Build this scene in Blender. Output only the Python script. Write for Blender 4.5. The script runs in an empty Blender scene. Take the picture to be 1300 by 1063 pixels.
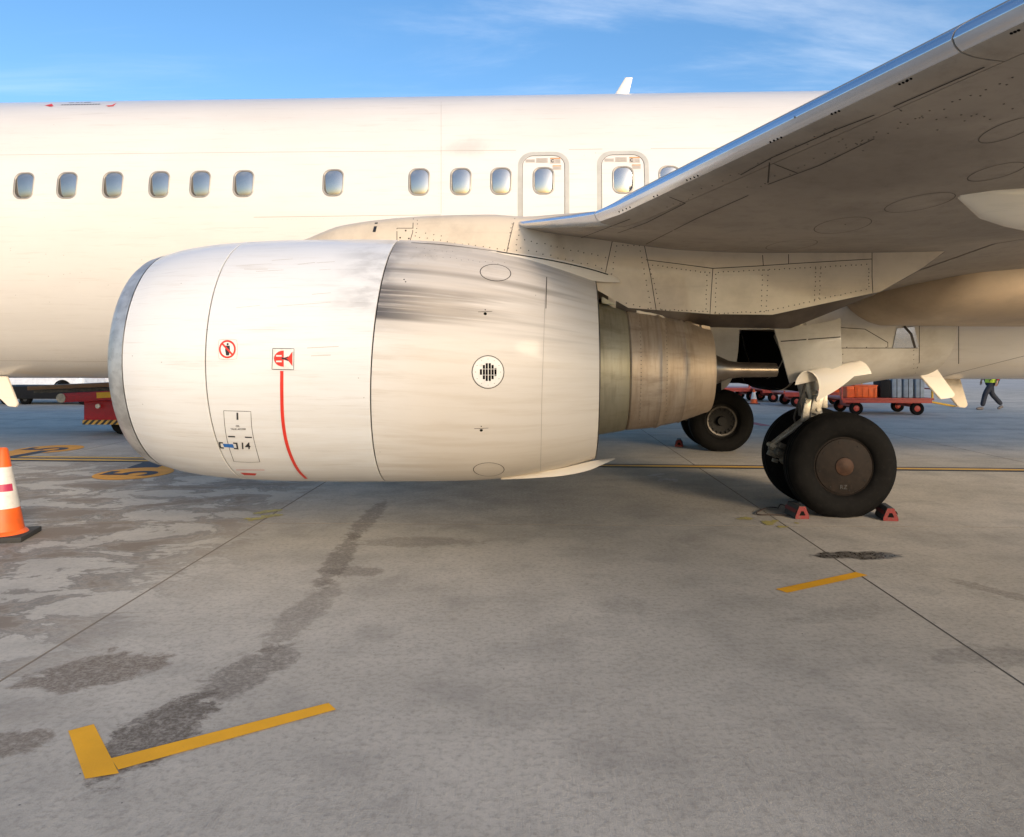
import bpy, bmesh, math, random
from mathutils import Vector, Matrix, Quaternion
from mathutils.bvhtree import BVHTree
random.seed(7)
R = math.radians
scene = bpy.context.scene
COL = scene.collection

# ------------------------------------------------------------------ camera, light, exposure
F, CX, HY, EYE = 1000.0, 650.0, 452.0, 1.70        # focal length / horizon measured on the 1300 px wide photo
cam_d = bpy.data.cameras.new('camera'); cam = bpy.data.objects.new('camera', cam_d); COL.objects.link(cam)
cam.location = (0, 0, EYE); cam.rotation_euler = (R(90), 0, 0)
cam_d.sensor_width = 36; cam_d.lens = 36 * F / 1300; cam_d.shift_y = (HY - 531.5) / 1300
cam_d.clip_start = 0.05; cam_d.clip_end = 20000
scene.camera = cam
SUN_EL, SUN_AZ = 16.5, 153.0                         # azimuth clockwise from +Y (the view direction): behind, to the right
SKY_STRENGTH, SUN_STRENGTH, EXPOSURE = 0.108, 1.65, 1.06
sd = Vector((math.sin(R(SUN_AZ)) * math.cos(R(SUN_EL)), math.cos(R(SUN_AZ)) * math.cos(R(SUN_EL)), math.sin(R(SUN_EL))))
sl = bpy.data.lights.new('sun', 'SUN'); sl.energy = SUN_STRENGTH; sl.angle = R(16); sl.color = (1.0, 0.78, 0.55)
so = bpy.data.objects.new('sun', sl); COL.objects.link(so); so.rotation_euler = sd.to_track_quat('Z', 'Y').to_euler(); so.location = (20, -30, 30)
scene.view_settings.view_transform = 'Standard'; scene.view_settings.look = 'None'
scene.view_settings.gamma = 1; scene.view_settings.use_curve_mapping = False
scene.view_settings.exposure = EXPOSURE

# ------------------------------------------------------------------ node helpers
class NT:
    def __init__(s, tree): s.t = tree; s.n = tree.nodes; s.l = tree.links
    def node(s, typ, **kw):
        n = s.n.new(typ)
        for k, v in kw.items(): setattr(n, k, v)
        return n
    def put(s, sock, v):
        if v is None: return
        if isinstance(v, bpy.types.NodeSocket): s.l.new(v, sock)
        else:
            if sock.type == 'RGBA' and not hasattr(v, '__len__'): v = (v, v, v, 1)
            if sock.type == 'RGBA' and len(v) == 3: v = (*v, 1)
            sock.default_value = v
    def m(s, op, a, b=None, c=None, clamp=False):
        n = s.node('ShaderNodeMath', operation=op, use_clamp=clamp)
        s.put(n.inputs[0], a); s.put(n.inputs[1], b)
        if c is not None: s.put(n.inputs[2], c)
        return n.outputs[0]
    def vm(s, op, a, b=None):
        n = s.node('ShaderNodeVectorMath', operation=op); s.put(n.inputs[0], a); s.put(n.inputs[1], b)
        return n.outputs['Value'] if op in ('LENGTH', 'DOT_PRODUCT') else n.outputs[0]
    def ramp(s, v, lo, hi, smooth=True):
        n = s.node('ShaderNodeMapRange', interpolation_type='SMOOTHSTEP' if smooth else 'LINEAR', clamp=True)
        s.put(n.inputs[0], v); s.put(n.inputs[1], lo); s.put(n.inputs[2], hi); n.inputs[3].default_value = 0; n.inputs[4].default_value = 1
        return n.outputs[0]
    def mix(s, f, a, b, typ='MIX'):
        n = s.node('ShaderNodeMix', data_type='RGBA', blend_type=typ)
        s.put(n.inputs[0], f); s.put(n.inputs[6], a); s.put(n.inputs[7], b)
        return n.outputs[2]
    def noise(s, vec, scale, detail=4, rough=.55, dist=0):
        n = s.node('ShaderNodeTexNoise'); s.put(n.inputs['Vector'], vec); n.inputs['Scale'].default_value = scale
        n.inputs['Detail'].default_value = detail; n.inputs['Roughness'].default_value = rough; n.inputs['Distortion'].default_value = dist
        return n.outputs['Fac']
    def voro(s, vec, scale, feature='F1'):
        n = s.node('ShaderNodeTexVoronoi', feature=feature); s.put(n.inputs['Vector'], vec); n.inputs['Scale'].default_value = scale
        return n.outputs['Distance']
    def scale(s, vec, sc, loc=(0, 0, 0)):
        n = s.node('ShaderNodeMapping'); s.put(n.inputs['Vector'], vec); n.inputs['Scale'].default_value = sc; n.inputs['Location'].default_value = loc
        return n.outputs[0]
    def xyz(s, vec):
        n = s.node('ShaderNodeSeparateXYZ'); s.put(n.inputs[0], vec); return n.outputs
    def comb(s, x, y, z):
        n = s.node('ShaderNodeCombineXYZ'); s.put(n.inputs[0], x); s.put(n.inputs[1], y); s.put(n.inputs[2], z); return n.outputs[0]
    def bump(s, h, strength=.3, dist=.01):
        n = s.node('ShaderNodeBump'); n.inputs['Strength'].default_value = strength; n.inputs['Distance'].default_value = dist
        s.put(n.inputs['Height'], h); return n.outputs[0]

def new_mat(name):
    m = bpy.data.materials.new(name); m.use_nodes = True
    t = NT(m.node_tree); p = t.n['Principled BSDF']
    return m, t, p

def mat(name, col, rough=.5, metal=0, coat=0, var=.08, vscale=6, spec=.5, bump=0, dirt=None, stretch=(1, 1, 1), dirt_col=(.12, .09, .06)):
    m, t, p = new_mat(name)
    co = t.node('ShaderNodeTexCoord').outputs['Object']
    n = t.noise(t.scale(co, stretch), vscale, 6)
    c = t.mix(t.ramp(n, .3, .7), [x * (1 - var) for x in col], [min(1, x * (1 + var)) for x in col])
    if dirt:
        d = t.ramp(t.noise(t.scale(co, stretch), vscale * 2.7, 8, .65), .5, .75)
        c = t.mix(t.m('MULTIPLY', d, dirt), c, dirt_col)
    t.put(p.inputs['Base Color'], c)
    t.put(p.inputs['Roughness'], t.m('ADD', rough, t.m('MULTIPLY', t.m('SUBTRACT', n, .5), .2)))
    p.inputs['Metallic'].default_value = metal; p.inputs['Coat Weight'].default_value = coat; p.inputs['Coat Roughness'].default_value = .08
    p.inputs['Specular IOR Level'].default_value = spec
    if bump: t.put(p.inputs['Normal'], t.bump(t.noise(co, vscale * 12, 4), bump, .004))
    return m

# ------------------------------------------------------------------ sky
world = bpy.data.worlds.new('World'); scene.world = world; world.use_nodes = True
t = NT(world.node_tree)
bg = t.n['Background']
sky = t.node('ShaderNodeTexSky', sky_type='NISHITA'); sky.sun_disc = False
sky.sun_elevation = R(SUN_EL); sky.sun_rotation = R(SUN_AZ); sky.air_density = 1.0; sky.dust_density = 1.6; sky.ozone_density = 3.0
dirv = t.node('ShaderNodeTexCoord').outputs['Generated']
dx, dy, dz = t.xyz(dirv)
# project the direction onto a high flat layer: cirrus streaks stretched along one way
den = t.m('ADD', t.m('MAXIMUM', dz, 0.0), 0.09)
layer = t.comb(t.m('DIVIDE', dx, den), t.m('DIVIDE', dy, den), 0)
rot = t.node('ShaderNodeMapping'); t.put(rot.inputs['Vector'], layer); rot.inputs['Rotation'].default_value = (0, 0, R(-62)); rot.inputs['Scale'].default_value = (0.75, 2.1, 1); rot.inputs['Location'].default_value = (1.3, 4.2, 0)
n1 = t.noise(rot.outputs[0], 1.0, 9, .62, .5)
n2 = t.noise(layer, .45, 3, .5)
cl = t.m('MULTIPLY', t.ramp(n1, .46, .80), t.ramp(n2, .36, .62))
cl = t.m('MULTIPLY', cl, t.ramp(dz, 0.02, .22))
hs = t.node('ShaderNodeHueSaturation'); hs.inputs['Saturation'].default_value = 1.15; t.put(hs.inputs['Color'], sky.outputs[0])
skyc = t.mix(t.m('MULTIPLY', cl, .34), hs.outputs[0], (7.5, 7.4, 7.2))
t.put(bg.inputs['Color'], skyc); bg.inputs['Strength'].default_value = SKY_STRENGTH

# ------------------------------------------------------------------ object helpers
def link(o, parent=None):
    COL.objects.link(o)
    if parent: o.parent = parent
    return o
def tag(o, label=None, cat=None, group=None, kind=None):
    if label: o['label'] = label
    if cat: o['category'] = cat
    if group: o['group'] = group
    if kind: o['kind'] = kind
    return o
def empty(name, loc=(0, 0, 0), rz=0, parent=None):
    o = bpy.data.objects.new(name, None); o.empty_display_size = .2; link(o, parent); o.location = loc; o.rotation_euler = (0, 0, rz); return o
def copy_tree(o, parent=None):
    c = o.copy(); COL.objects.link(c)
    if parent: c.parent = parent
    for ch in list(o.children): copy_tree(ch, c)
    return c
def build(name, bm, mats, parent=None, smooth=True, angle=35):
    me = bpy.data.meshes.new(name)
    bm.normal_update()
    if smooth:
        for f in bm.faces: f.smooth = True
        a = R(angle)
        for e in bm.edges:
            if len(e.link_faces) == 2 and e.calc_face_angle(0) > a: e.smooth = False
    bm.to_mesh(me); bm.free()
    if not isinstance(mats, (list, tuple)): mats = [mats]
    for m in mats: me.materials.append(m)
    return link(bpy.data.objects.new(name, me), parent)
def grid(bm, rows, close_u=False, close_v=False, mi=0, flip=False):
    vs = [[bm.verts.new(p) for p in r] for r in rows]
    n, k = len(rows), len(rows[0])
    for i in range(n if close_v else n - 1):
        for j in range(k if close_u else k - 1):
            q = [vs[i][j], vs[i][(j + 1) % k], vs[(i + 1) % n][(j + 1) % k], vs[(i + 1) % n][j]]
            if flip: q.reverse()
            try: f = bm.faces.new(q); f.material_index = mi
            except ValueError: pass
    return vs
def box(bm, c, s, rot=None, bevel=0, mi=0):
    M = Matrix.Translation(c) @ (rot.to_4x4() if rot else Matrix()) @ Matrix.Diagonal((*s, 1))
    r = bmesh.ops.create_cube(bm, size=1, matrix=M)
    fs = {f for v in r['verts'] for f in v.link_faces}
    for f in fs: f.material_index = mi
    if bevel:
        es = {e for v in r['verts'] for e in v.link_edges}
        rr = bmesh.ops.bevel(bm, geom=list(es), offset=bevel, segments=2, affect='EDGES', profile=.6)
        for f in rr['faces']: f.material_index = mi
def tube(bm, pts, rad, seg=12, cap=True, mi=0):
    pts = [Vector(p) for p in pts]; n = len(pts)
    rads = rad if hasattr(rad, '__len__') else [rad] * n
    rows = []; prev = None
    for i, p in enumerate(pts):
        d = (pts[min(i + 1, n - 1)] - pts[max(i - 1, 0)]).normalized()
        if prev is None:
            a = Vector((0, 0, 1)) if abs(d.z) < .9 else Vector((1, 0, 0)); u = d.cross(a).normalized()
        else:
            u = (prev - d * prev.dot(d)).normalized()
        prev = u; v = d.cross(u)
        rows.append([p + (u * math.cos(2 * math.pi * k / seg) + v * math.sin(2 * math.pi * k / seg)) * rads[i] for k in range(seg)])
    vs = grid(bm, rows, close_u=True, mi=mi, flip=True)
    if cap:
        for r in (vs[0], list(reversed(vs[-1]))):
            try: f = bm.faces.new(r); f.material_index = mi
            except ValueError: pass
def lathe(bm, prof, seg=48, axis='z', origin=(0, 0, 0), mi=0, close=False):
    """prof: list of (r, h)"""
    o = Vector(origin); rows = []
    for r, h in prof:
        row = []
        for k in range(seg):
            a = 2 * math.pi * k / seg
            if axis == 'z': p = Vector((r * math.cos(a), r * math.sin(a), h))
            elif axis == 'y': p = Vector((r * math.cos(a), h, r * math.sin(a)))
            else: p = Vector((h, r * math.cos(a), r * math.sin(a)))
            row.append(o + p)
        rows.append(row)
    return grid(bm, rows, close_u=True, close_v=close, mi=mi)
def fix(bm): bmesh.ops.recalc_face_normals(bm, faces=bm.faces[:])
def interp(tab, x):
    """smooth (catmull-like, monotone) interpolation of (x, y) table"""
    n = len(tab)
    if x <= tab[0][0]: return tab[0][1]
    if x >= tab[-1][0]: return tab[-1][1]
    for i in range(n - 1):
        if x <= tab[i + 1][0]: break
    x0, y0 = tab[i]; x1, y1 = tab[i + 1]; h = x1 - x0; d = (y1 - y0) / h
    def slope(k):
        if k == 0 : return (tab[1][1] - tab[0][1]) / (tab[1][0] - tab[0][0])
        if k == n - 1: return (tab[-1][1] - tab[-2][1]) / (tab[-1][0] - tab[-2][0])
        a = (tab[k][1] - tab[k - 1][1]) / (tab[k][0] - tab[k - 1][0]); b = (tab[k + 1][1] - tab[k][1]) / (tab[k + 1][0] - tab[k][0])
        return 0 if a * b <= 0 else 2 * a * b / (a + b)
    m0, m1 = slope(i), slope(i + 1); u = (x - x0) / h
    return y0 * (1 + 2 * u) * (1 - u) ** 2 + m0 * h * u * (1 - u) ** 2 + y1 * u * u * (3 - 2 * u) + m1 * h * u * u * (u - 1)

# ------------------------------------------------------------------ materials
def concrete_material():
    m, t, p = new_mat('weathered_concrete')
    g = t.node('ShaderNodeNewGeometry').outputs['Position']
    x, y, z = t.xyz(g)
    oi = t.node('ShaderNodeObjectInfo').outputs['Random']
    big = t.noise(g, .55, 5, .65); mid = t.noise(g, 1.7, 6, .6); fine = t.noise(g, 28, 4, .7); sand = t.noise(g, 160, 2, .7)
    c = t.mix(t.ramp(big, .3, .7), (.47, .425, .35), (.60, .545, .455))
    c = t.mix(t.m('MULTIPLY', t.ramp(mid, .42, .74), .40), c, (.20, .185, .162))
    c = t.mix(t.m('MULTIPLY', t.ramp(fine, .42, .72), .42), c, (.17, .15, .125))
    c = t.mix(t.m('MULTIPLY', t.ramp(t.noise(g, 6, 8, .7), .5, .7), .22), c, (.22, .19, .155))
    c = t.mix(t.m('MULTIPLY', t.ramp(sand, .55, .8), .35), c, (.46, .45, .42))
    c = t.mix(t.m('MULTIPLY', t.ramp(sand, .45, .2), .40), c, (.09, .085, .08))
    c = t.mix(t.m('MULTIPLY', oi, .16), c, (.20, .19, .17))
    # scattered pits
    pit = t.ramp(t.voro(g, 9), .055, .03)
    c = t.mix(t.m('MULTIPLY', pit, t.ramp(t.noise(g, 1.1, 2), .5, .6)), c, (.07, .065, .06))
    # brown damp staining over the slabs at the left
    warp = t.noise(t.scale(g, (.75, 1.0, 1)), 1.7, 10, .68, .45)
    left = t.m('MULTIPLY', t.ramp(x, -1.9, -3.3), t.ramp(y, 16, 10))
    st = t.m('MULTIPLY', t.ramp(warp, .465, .585), left)
    edge = t.m('MULTIPLY', t.m('MULTIPLY', t.ramp(warp, .455, .49), t.ramp(warp, .535, .50)), left)
    c = t.mix(t.m('MULTIPLY', left, .30), c, (.52, .48, .41))
    c = t.mix(t.m('MULTIPLY', st, .78), c, (.17, .125, .085))
    c = t.mix(t.m('MULTIPLY', edge, .55), c, (.10, .088, .075))
    # smaller separate patches just right of the joint
    def blob(cx, cy, rx, ry, ang, amp, colr, c, sc=3.2, lo=1.0, hi=.72):
        v = t.node('ShaderNodeMapping', vector_type='TEXTURE'); t.put(v.inputs['Vector'], g)
        v.inputs['Location'].default_value = (cx, cy, 0); v.inputs['Rotation'].default_value = (0, 0, R(ang)); v.inputs['Scale'].default_value = (rx, ry, 1)
        xx, yy, _ = t.xyz(v.outputs[0])
        d = t.vm('LENGTH', t.comb(xx, yy, 0))
        d = t.m('ADD', d, t.m('MULTIPLY', t.m('SUBTRACT', t.noise(g, sc, 8, .7, .4), .5), 2.2))
        d = t.m('ADD', d, t.m('MULTIPLY', t.m('SUBTRACT', fine, .5), .55))
        k = t.m('MULTIPLY', t.ramp(d, lo, hi), t.m('MULTIPLY', t.ramp(t.noise(g, 14, 6, .75), .15, .55), t.m('SUBTRACT', 1.15, t.m('MULTIPLY', t.ramp(t.noise(g, 45, 5, .75), .42, .62), .5))))
        return t.mix(t.m('MULTIPLY', k, amp), c, colr), k
    dk = (.15, .112, .078)
    c, _ = blob(-2.25, 4.25, .36, .30, 20, .75, dk, c, 4)
    c, _ = blob(-2.2, 3.45, .22, .14, 10, .7, dk, c, 5)
    # long drip track under the engine
    for (cx, cy, rx, ry, a, amp) in ((-1.60, 3.55, .20, .46, -7, .85), (-1.42, 4.25, .18, .50, -14, .6), (-1.38, 5.2, .15, .75, -4, .42), (-1.45, 6.6, .12, 1.0, 3, .6), (-1.5, 8.2, .12, 1.1, 0, .55), (-1.25, 6.2, .24, .16, 0, .5), (-.85, 7.2, .6, .22, 0, .35)):
        c, _ = blob(cx, cy, rx, ry, a, amp, (.115, .092, .07), c, 7)
    c, _ = blob(.75, 5.4, .20, .25, 0, .18, (.1, .09, .08), c, 9)
    c, _ = blob(2.75, 4.45, .42, .18, 0, .32, (.1, .09, .08), c, 9)
    c, _ = blob(2.2, 5.2, .5, .14, 20, .2, (.1, .09, .08), c, 9)
    c, _ = blob(3.6, 5.5, .7, .10, -60, .45, (.14, .12, .09), c, 6)
    c, _ = blob(4.2, 5.4, .5, .35, -60, .35, (.17, .15, .11), c, 6)
    # soft shade below the aircraft, painted into the concrete colour
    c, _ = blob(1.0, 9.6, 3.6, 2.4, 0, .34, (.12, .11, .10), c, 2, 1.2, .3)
    # broad dark tyre marks and streaks on the far apron
    far = t.ramp(y, 13, 17)
    sk = t.ramp(t.noise(t.scale(g, (.10, 1.1, 1)), 1.4, 5, .6), .5, .72)
    c = t.mix(t.m('MULTIPLY', t.m('MULTIPLY', sk, far), .45), c, (.15, .145, .14))
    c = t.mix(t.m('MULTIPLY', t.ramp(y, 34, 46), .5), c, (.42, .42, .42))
    c, wet = blob(2.93, 6.72, .40, .15, 0, 1.0, (.035, .03, .026), c, 2.2, 1.0, .8)
    t.put(p.inputs['Base Color'], c)
    t.put(p.inputs['Roughness'], t.m('SUBTRACT', .86, t.m('MULTIPLY', wet, .55)))
    broom = t.noise(t.scale(g, (60, 3.0, 1)), 1.6, 3, .6)
    h = t.m('ADD', t.m('MULTIPLY', broom, .5), t.m('ADD', t.m('MULTIPLY', fine, .9), t.m('MULTIPLY', sand, .55)))
    t.put(p.inputs['Normal'], t.bump(h, .75, .004))
    return m
M_CON = concrete_material()
M_SEAL = mat('joint_sealant', (.19, .16, .125), .9)

def paint_material(name, soot=False, under=False, streaks=False, smudge=False, base=(.74, .71, .67), rough=.34, coat=.5):
    """white aircraft enamel: faint panel blotches, streaks that run aft, dust"""
    m, t, p = new_mat(name)
    co = t.node('ShaderNodeTexCoord').outputs['Object']
    x, y, z = t.xyz(co)
    n = t.noise(t.scale(co, (.5, 1, 1)), 1.2, 5, .6)
    c = t.mix(t.ramp(n, .3, .75), base, [b * .93 for b in base])
    stk = t.noise(t.scale(co, (.35, 1, 6)), 4.5, 7, .68)
    c = t.mix(t.m('MULTIPLY', t.ramp(stk, .52, .78), .30), c, (.42, .37, .30))
    speck = t.m('MULTIPLY', t.ramp(t.voro(co, 7), .045, .03), t.ramp(t.noise(co, 1.3, 2), .52, .6))
    c = t.mix(t.m('MULTIPLY', speck, .6), c, (.18, .16, .14))
    r = t.m('ADD', rough, t.m('MULTIPLY', t.ramp(stk, .4, .8), .18))
    if smudge:
        d = t.vm('LENGTH', t.comb(t.m('MULTIPLY', t.m('ADD', x, 4.12), 2.2), 0, t.m('MULTIPLY', t.m('SUBTRACT', z, 4.38), 5.5)))
        d = t.m('ADD', d, t.m('MULTIPLY', t.m('SUBTRACT', t.noise(co, 5, 5), .5), 1.0))
        c = t.mix(t.m('MULTIPLY', t.m('MULTIPLY', t.ramp(d, 1.0, .1), t.ramp(y, 0, -.5)), .30), c, (.33, .31, .30))
        lap = t.noise(t.scale(co, (.12, 1, 2.2)), 2.0, 4, .6)
        c = t.mix(t.m('MULTIPLY', t.ramp(lap, .45, .7), .12), c, (.52, .48, .45))
    if streaks:
        ang = t.m('ARCTAN2', t.m('SUBTRACT', z, 1.65), t.m('SUBTRACT', -4.83, y))
        f1 = t.noise(t.comb(t.m('MULTIPLY', x, 1.6), 0, t.m('MULTIPLY', ang, 60)), 1.0, 8, .72)
        f2 = t.noise(t.comb(t.m('MULTIPLY', x, .8), 5, t.m('MULTIPLY', ang, 9)), 1.2, 6, .6)
        c = t.mix(t.m('MULTIPLY', t.m('MULTIPLY', t.ramp(f1, .52, .72), t.ramp(f2, .42, .62)), .55), c, (.34, .33, .32))
        c = t.mix(t.m('MULTIPLY', t.ramp(t.m('ADD', f2, t.m('MULTIPLY', z, -.16)), .22, .45), .22), c, (.50, .44, .36))
        sm = t.m('MULTIPLY', t.m('MULTIPLY', t.ramp(x, -4.95, -4.42), t.ramp(z, 1.9, 2.15)), t.ramp(t.noise(t.scale(co, (1.0, 1, 3)), 3, 6, .6), .36, .7))
        c = t.mix(t.m('MULTIPLY', sm, .5), c, (.17, .17, .18))
    if soot:
        # dark exhaust streaks that start at the latch seam and run aft; everything is placed on the cowl itself
        ang = t.m('ARCTAN2', t.m('SUBTRACT', z, 1.63), t.m('SUBTRACT', -4.83, y))      # angle round the nacelle
        zc_ = t.m('ADD', ang, t.m('MULTIPLY', t.m('ADD', x, 4.4), .06))                  # streaks drift down a little as they run aft
        fine_ = t.noise(t.comb(t.m('MULTIPLY', x, .8), 0, t.m('MULTIPLY', zc_, 42)), 1.0, 8, .7)
        coarse = t.noise(t.comb(t.m('MULTIPLY', x, .45), 3, t.m('MULTIPLY', zc_, 13)), 1.0, 5, .6)
        def band(a0, a1, x0, x1, lo, hi, amp, src, soft=.035):
            mz = t.m('MULTIPLY', t.ramp(zc_, a0 - soft, a0 + soft), t.ramp(zc_, a1 + soft, a1 - soft))
            reach = t.m('ADD', x0, t.m('MULTIPLY', t.m('ADD', coarse, -.15), x1 - x0))
            mx = t.m('MULTIPLY', t.ramp(x, x0 - .02, x0 + .01), t.ramp(x, t.m('ADD', reach, .55), t.m('SUBTRACT', reach, .1)))
            return t.m('MULTIPLY', t.m('MULTIPLY', mz, mx), t.m('MULTIPLY', t.ramp(src, lo, hi), amp))
        b1 = band(.74, .80, -4.44, -1.5, .30, .55, .85, coarse, .03)
        b2 = band(.35, .62, -4.45, -2.4, .26, .54, 1.0, fine_)
        b5 = band(.33, .40, -4.45, -3.0, .30, .50, 1.0, fine_, .02)
        b3 = band(.30, 1.2, -4.44, -1.9, .15, .95, .60, coarse, .12)
        b4 = band(.80, 1.35, -4.45, -2.2, .35, .75, .60, t.noise(co, 4, 8, .7))
        k = t.m('MAXIMUM', t.m('MAXIMUM', b1, b2), t.m('MAXIMUM', t.m('MAXIMUM', b3, b5), b4))
        k = t.m('POWER', k, .75)
        c = t.mix(k, c, (.045, .045, .05))
        gr = t.noise(t.comb(t.m('MULTIPLY', x, .7), 7, t.m('MULTIPLY', zc_, 9)), 1.3, 8, .65)
        c = t.mix(t.m('MULTIPLY', t.ramp(gr, .42, .72), .45), c, (.38, .31, .23))
        # smoky smear on both sides of the seam
        sm = t.m('MULTIPLY', t.m('MULTIPLY', t.ramp(t.m('ABSOLUTE', t.m('ADD', x, 4.45)), .25, 0), t.ramp(z, 1.85, 2.1)), t.ramp(t.noise(t.scale(co, (1.5, 1, 3)), 3, 5), .35, .7))
        c = t.mix(t.m('MULTIPLY', sm, .8), c, (.11, .11, .12))
        # yellower tint low down aft, then a warmer tone over the aft part
        yl = t.m('MULTIPLY', t.ramp(z, 1.15, .7), t.ramp(x, -4.4, -3.2))
        c = t.mix(t.m('MULTIPLY', yl, .45), c, (.55, .42, .24))
        aft = t.ramp(x, -4.5, -3.9)
        c = t.mix(t.m('MULTIPLY', aft, .5), c, (.62, .55, .46))
    if under:
        c = t.mix(t.m('MULTIPLY', t.ramp(t.noise(co, 2.2, 7, .65), .4, .75), .4), c, (.26, .20, .14))
    t.put(p.inputs['Base Color'], c); t.put(p.inputs['Roughness'], r)
    p.inputs['Coat Weight'].default_value = coat; p.inputs['Coat Roughness'].default_value = .06
    wv = t.noise(co, 1.6, 2, .4)
    t.put(p.inputs['Normal'], t.bump(wv, .12, .01))
    return m
M_WHITE = paint_material('white_enamel', smudge=True)
M_COWL = paint_material('cowl_enamel', streaks=True, base=(.72, .725, .725), rough=.38, coat=.4)
M_SOOT = paint_material('sooty_cowl_enamel', soot=True, base=(.68, .655, .62), rough=.5, coat=.08)
M_PYL = paint_material('pylon_enamel', under=True, base=(.66, .56, .43), rough=.45, coat=.2)
M_BELLY = paint_material('belly_enamel', under=True, base=(.60, .57, .51), rough=.5, coat=.1)
def wing_material():
    m, t, p = new_mat('wing_underside_grey')
    co = t.node('ShaderNodeTexCoord').outputs['Object']
    n = t.noise(t.scale(co, (.5, .8, 1)), 1.3, 7, .62); n2 = t.noise(co, 9, 7, .7)
    c = t.mix(t.ramp(n, .3, .7), (.235, .20, .165), (.37, .32, .265))
    c = t.mix(t.m('MULTIPLY', t.ramp(n2, .48, .75), .35), c, (.16, .135, .11))
    c = t.mix(t.m('MULTIPLY', t.ramp(t.noise(t.scale(co, (.25, 5, 1)), 3, 6, .7), .55, .8), .35), c, (.14, .115, .09))
    t.put(p.inputs['Base Color'], c); t.put(p.inputs['Roughness'], t.m('ADD', .42, t.m('MULTIPLY', n2, .25)))
    t.put(p.inputs['Normal'], t.bump(t.noise(co, 2.5, 3), .15, .01))
    return m
M_WING = wing_material()
M_CHROME = mat('polished_leading_edge', (.74, .76, .80), .24, .95, var=.05, vscale=3)
M_LIP = mat('inlet_lip_metal', (.60, .60, .58), .50, .75, var=.18, vscale=7, dirt=.35, dirt_col=(.25, .22, .2))
def band_metal(name, ca, cb, cc, sx, rough, x0, x1, hot):
    # bare metal with heat-tint bands that go round the part, and soot that drifts along it
    m, t, p = new_mat(name); co = t.node('ShaderNodeTexCoord').outputs['Object']; x, y, z = t.xyz(co)
    ang = t.m('ARCTAN2', t.m('SUBTRACT', z, 1.58), t.m('SUBTRACT', -4.83, y))
    rings_ = t.noise(t.comb(t.m('MULTIPLY', x, sx), t.m('MULTIPLY', ang, .8), 0), 1.0, 6, .6)
    brush = t.noise(t.comb(t.m('MULTIPLY', x, sx * 6), t.m('MULTIPLY', ang, 1.5), 4), 1.0, 4, .6)
    soot_ = t.noise(t.comb(t.m('MULTIPLY', x, 2.5), t.m('MULTIPLY', ang, 5), 9), 1.0, 8, .65)
    c = t.mix(t.ramp(rings_, .32, .68), ca, cb)
    c = t.mix(t.m('MULTIPLY', t.ramp(brush, .45, .7), .3), c, cc)
    c = t.mix(t.m('MULTIPLY', t.ramp(soot_, .48, .72), .45), c, cc)
    c = t.mix(t.m('MULTIPLY', t.ramp(x, x0, x1), .55), c, hot)
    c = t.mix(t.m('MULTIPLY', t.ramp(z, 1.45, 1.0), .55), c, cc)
    t.put(p.inputs['Base Color'], c); t.put(p.inputs['Roughness'], t.m('ADD', rough, t.m('MULTIPLY', soot_, .15))); p.inputs['Metallic'].default_value = .6
    t.put(p.inputs['Normal'], t.bump(brush, .15, .003)); return m
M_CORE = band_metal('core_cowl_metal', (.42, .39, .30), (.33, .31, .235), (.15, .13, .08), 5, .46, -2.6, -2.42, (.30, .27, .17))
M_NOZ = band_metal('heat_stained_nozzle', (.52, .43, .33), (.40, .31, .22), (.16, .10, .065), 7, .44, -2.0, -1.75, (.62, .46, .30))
M_PLUG = mat('exhaust_plug_metal', (.24, .20, .16), .3, .9, var=.2, vscale=6)
M_DARK = mat('dark_interior', (.006, .0055, .005), .9, spec=.1)
M_SEAM = mat('dark_panel_gap', (.045, .038, .032), .7)
M_FAINT = mat('faint_panel_gap', (.40, .36, .31), .6)
M_RIV = mat('rivet_heads', (.10, .085, .07), .6)
M_GREY = mat('exit_outline_grey', (.46, .45, .42), .45)
M_FRAME = mat('window_frame_metal', (.36, .33, .29), .4, .3)
M_GASK = mat('window_gasket', (.07, .065, .06), .6)
M_RED = mat('decal_red', (.62, .035, .02), .45)
M_BLK = mat('decal_black', (.02, .02, .022), .5)
M_BLUE = mat('decal_blue', (.02, .13, .42), .5)
M_DECW = mat('decal_white', (.74, .72, .68), .45, dirt=.3)
M_PLAC = mat('placard_grey', (.50, .45, .40), .5)
M_DECO = mat('decal_orange', (.62, .28, .10), .5)
M_TYRE = mat('tyre_rubber', (.006, .0057, .0054), .78, spec=.10, var=.25, vscale=8, dirt=.35, dirt_col=(.022, .019, .017), bump=.1)
M_CAP = mat('hub_cap_brown', (.013, .009, .007), .62, 0, spec=.15, var=.35, vscale=9, dirt=.5, dirt_col=(.035, .023, .016))
M_COPP = mat('hub_centre_copper', (.045, .022, .013), .6, 0, spec=.2, var=.3, vscale=14)
M_RIM = mat('wheel_rim_grey', (.016, .015, .014), .6, 0, spec=.2)
M_STEEL = mat('gear_strut_steel', (.42, .38, .31), .4, .4, var=.2, dirt=.5, vscale=14)
M_STEELD = mat('gear_dark_metal', (.09, .08, .07), .45, .6, var=.3, vscale=18)
M_BRK = mat('brake_metal', (.17, .15, .12), .5, .4, var=.4, dirt=.6, vscale=16)
def pane_material():
    m, t, p = new_mat('cabin_window_acrylic')
    co = t.node('ShaderNodeTexCoord').outputs['Object']
    n = t.noise(co, 3, 3)
    t.put(p.inputs['Base Color'], t.mix(n, (.40, .385, .37), (.48, .465, .44)))
    p.inputs['Roughness'].default_value = .05; p.inputs['Metallic'].default_value = .85
    return m
M_PANE = pane_material()

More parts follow.
